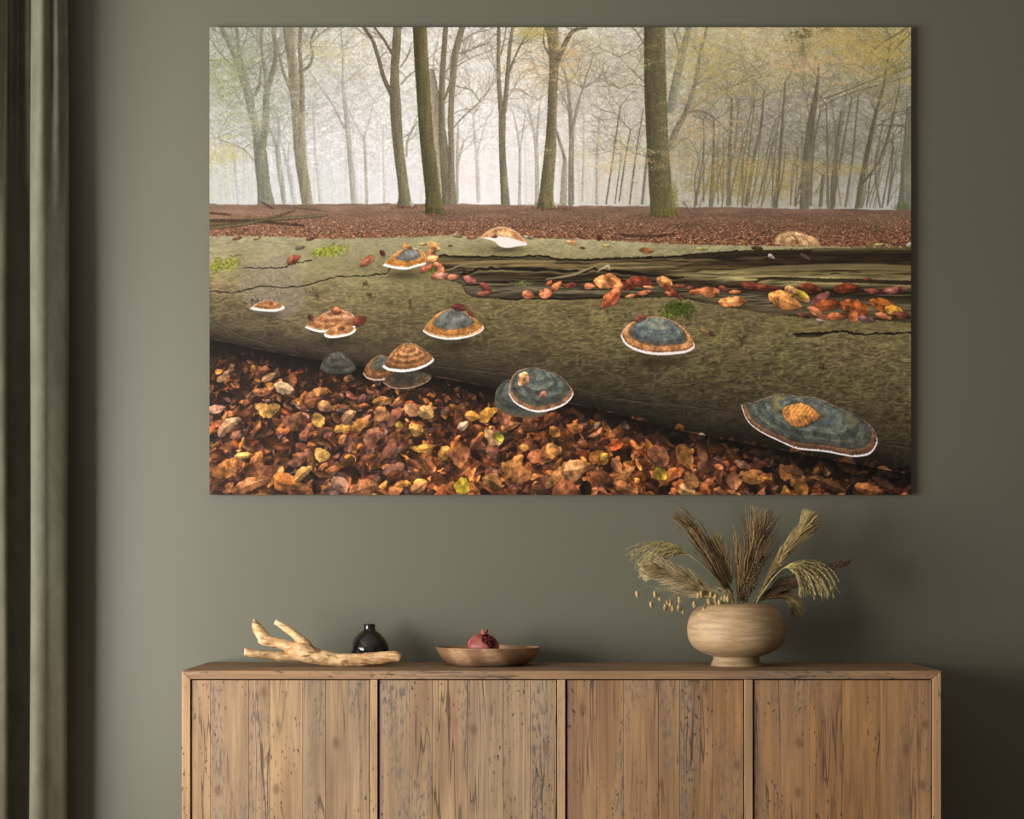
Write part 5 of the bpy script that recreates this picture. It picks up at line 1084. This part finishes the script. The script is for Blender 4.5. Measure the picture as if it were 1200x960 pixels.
def bouquet():
    weeping('silver_grass', 'weeping olive silver grass arching over to the left above the cream pampas plume', 560, [(565, 492, 0), (520, 420, .0), (470, 360, .0), (400, 300, .0), (372, 276, .0)],
            [(128, 268), (140, 300), (160, 345), (175, 352), (215, 335), (250, 320), (300, 300)], 40, OLIVE, [(290, 178), (270, 190), (255, 205), (260, 225), (285, 240), (300, 250), (335, 268)])
    broom('brown_grass', 'brown feathery grass plume leaning left and rising behind the weeping grass', 565, [(566, 492, .015), (540, 430, .02), (490, 330, .025)], [(575, 480, .02), (520, 390, .022), (450, 265, .025), (390, 170, .026), (320, 108, .026)], [18, 34, 40, 34, 24], 150, BRS, 1.5, 4)
    fluffy('small_pampas', 'small pale fluffy plume standing behind the brown plumes left of the centre', 575, [(572, 492, .04), (560, 420, .045), (540, 330, .045)], [(552, 400, .045), (530, 320, .045), (505, 265, .045), (482, 228, .045)], [20, 34, 36, 24], 800, mat_strand('dry_beige_plume', (140, 122, 82), (186, 166, 122)), 1.2)
    fluffy('cream_pampas', 'thick cream pampas plume drooping low to the left over the vase rim', 545, [(548, 495, -.03), (520, 462, -.035), (440, 420, -.04)], [(480, 452, -.038), (420, 420, -.042), (340, 378, -.045), (270, 345, -.045), (200, 345, -.045)], [22, 40, 42, 36, 20], 1900, PALE, .9)
    broom('tall_brown_grass', 'tallest brown grass plume rising upright from the middle of the vase', 585, [(588, 492, .01), (605, 420, .012), (640, 300, .015)], [(590, 480, .012), (615, 380, .014), (650, 260, .016), (672, 170, .016), (690, 92, .016)], [22, 48, 66, 68, 56], 215, BRS, 1.5, 4)
    broom('thin_brown_grass', 'narrow brown grass plume with a bent tip just left of the tallest plume', 580, [(582, 492, .0), (580, 420, .0), (576, 320, .0)], [(583, 480, .0), (582, 380, .0), (580, 290, .0), (574, 190, .0)], [8, 16, 16, 7], 44, BRS, 1., 4)
    beaded('dark_seed_spike', 'dark knobbly seed spike in front of the tallest brown plume', 600, [(602, 492, -.02), (612, 450, -.025), (630, 400, -.03)], [(606, 475, -.03), (632, 405, -.03), (660, 340, -.03), (688, 285, -.03)], [14, 26, 24, 10], 110, DKBR)
    fluffy('tan_pampas', 'long narrow tan plume with a feathery tip slanting up to the right', 640, [(640, 492, -.01), (680, 430, -.012), (740, 320, -.015)], [(665, 460, -.013), (735, 335, -.015), (800, 240, -.015), (845, 190, -.015), (868, 140, -.015)], [12, 26, 38, 42, 26], 1800, TAN, 1.9)
    weeping('silver_grass', 'weeping tan silver grass arching over and hanging down on the right', 650, [(655, 492, -.03), (690, 430, -.035), (745, 360, -.035), (800, 318, -.035)],
            [(985, 405), (975, 425), (955, 452), (945, 460), (925, 448), (890, 448), (855, 450), (830, 440)], 46, OLIVE, [(930, 270), (935, 290), (930, 295), (915, 300), (890, 310), (870, 315), (850, 330), (830, 340)])
    beaded('dark_seed_spike', 'dark seed spike pointing far out to the right behind the hanging grass', 655, [(655, 492, .03), (760, 430, .035), (880, 370, .04)], [(870, 376, .04), (940, 340, .04), (1000, 322, .04), (1046, 312, .04)], [8, 22, 18, 6], 80, mat_strand('dry_umber_spike', (66, 52, 36), (118, 94, 64), 140), .003)
    broom('dark_brown_grass', 'low dark brown grass plume spreading right above the vase rim', 650, [(650, 492, .0), (690, 455, .005), (740, 425, .01)], [(665, 475, .0), (720, 440, .005), (770, 410, .01), (830, 385, .01)], [14, 36, 42, 20], 110, [DKBR, BROWN], 2., 6, .6)
    fluffy('olive_pampas', 'short olive plume hanging down the right side of the vase behind the rim', 660, [(660, 492, .02), (740, 450, .03), (790, 460, .03)], [(720, 455, .03), (775, 450, .03), (810, 480, .03), (826, 512, .03)], [14, 26, 30, 18], 700, OLIVE, 1.2)
    # quaking grass: every seed head is a part
    heads = [[(165, 447), (222, 490), (238, 446)], [(258, 462), (282, 500), (290, 486), (302, 488)], [(312, 506), (336, 504), (354, 514), (340, 470)], [(400, 490), (430, 448), (442, 514), (418, 452)], [(462, 478), (468, 446), (488, 458), (486, 522), (488, 470)], [(505, 482), (515, 468), (528, 462), (512, 510), (540, 466)]]
    labs = ['thin seed stalk reaching furthest left with three dangling seed heads', 'seed stalk with four dangling heads below the cream plume, second from the left', 'seed stalk with four heads hanging under the middle of the cream plume', 'seed stalk with four heads dangling beside the left shoulder of the vase', 'seed stalk with five heads hanging over the left part of the vase rim', 'short seed stalk with five heads hanging over the vase rim nearest the middle']
    for hs, lab in zip(heads, labs):
        mx = sum(h[0] for h in hs) / len(hs); my = min(h[1] for h in hs)
        dy = -.062; st = [(558, 488, -.045), (540 * .5 + mx * .5 + 20, 455 if mx < 400 else 440, dy), (mx + 30, my - 26, dy)]
        t, base = stem_thing('quaking_grass', lab, 545, [gp(*p) for p in st], .0009, STRAW)
        pts = curve3([base] + [gp(*p) for p in st], 6)
        for x, y in hs:
            d2 = dy + PR.uniform(-.008, .008); p = gp(x, y, d2); q, _ = pathpt(pts, PR.uniform(.78, .98)); top = p + Vector((PR.uniform(-.002, .002), 0, .009)); b = MB()
            midp = q.lerp(top, .55) + Vector((0, 0, .012)); rib(b, [v - base for v in curve3([q, midp, top], 5)], .0005, .0004)
            ax_ = Vector((PR.uniform(-.35, .35), PR.uniform(-.2, .2), 1))
            b.blob(p - base, ax_, .005, .021, 8, 6)
            for k in range(4):
                b.blob(p - base + Vector((PR.gauss(0, .0014), PR.gauss(0, .0014), PR.gauss(0, .003))), ax_ + Vector((PR.gauss(0, .3), PR.gauss(0, .3), 0)), .0036, .013, 6, 4)
            b.build('seed_head', SEED, t)
bouquet()
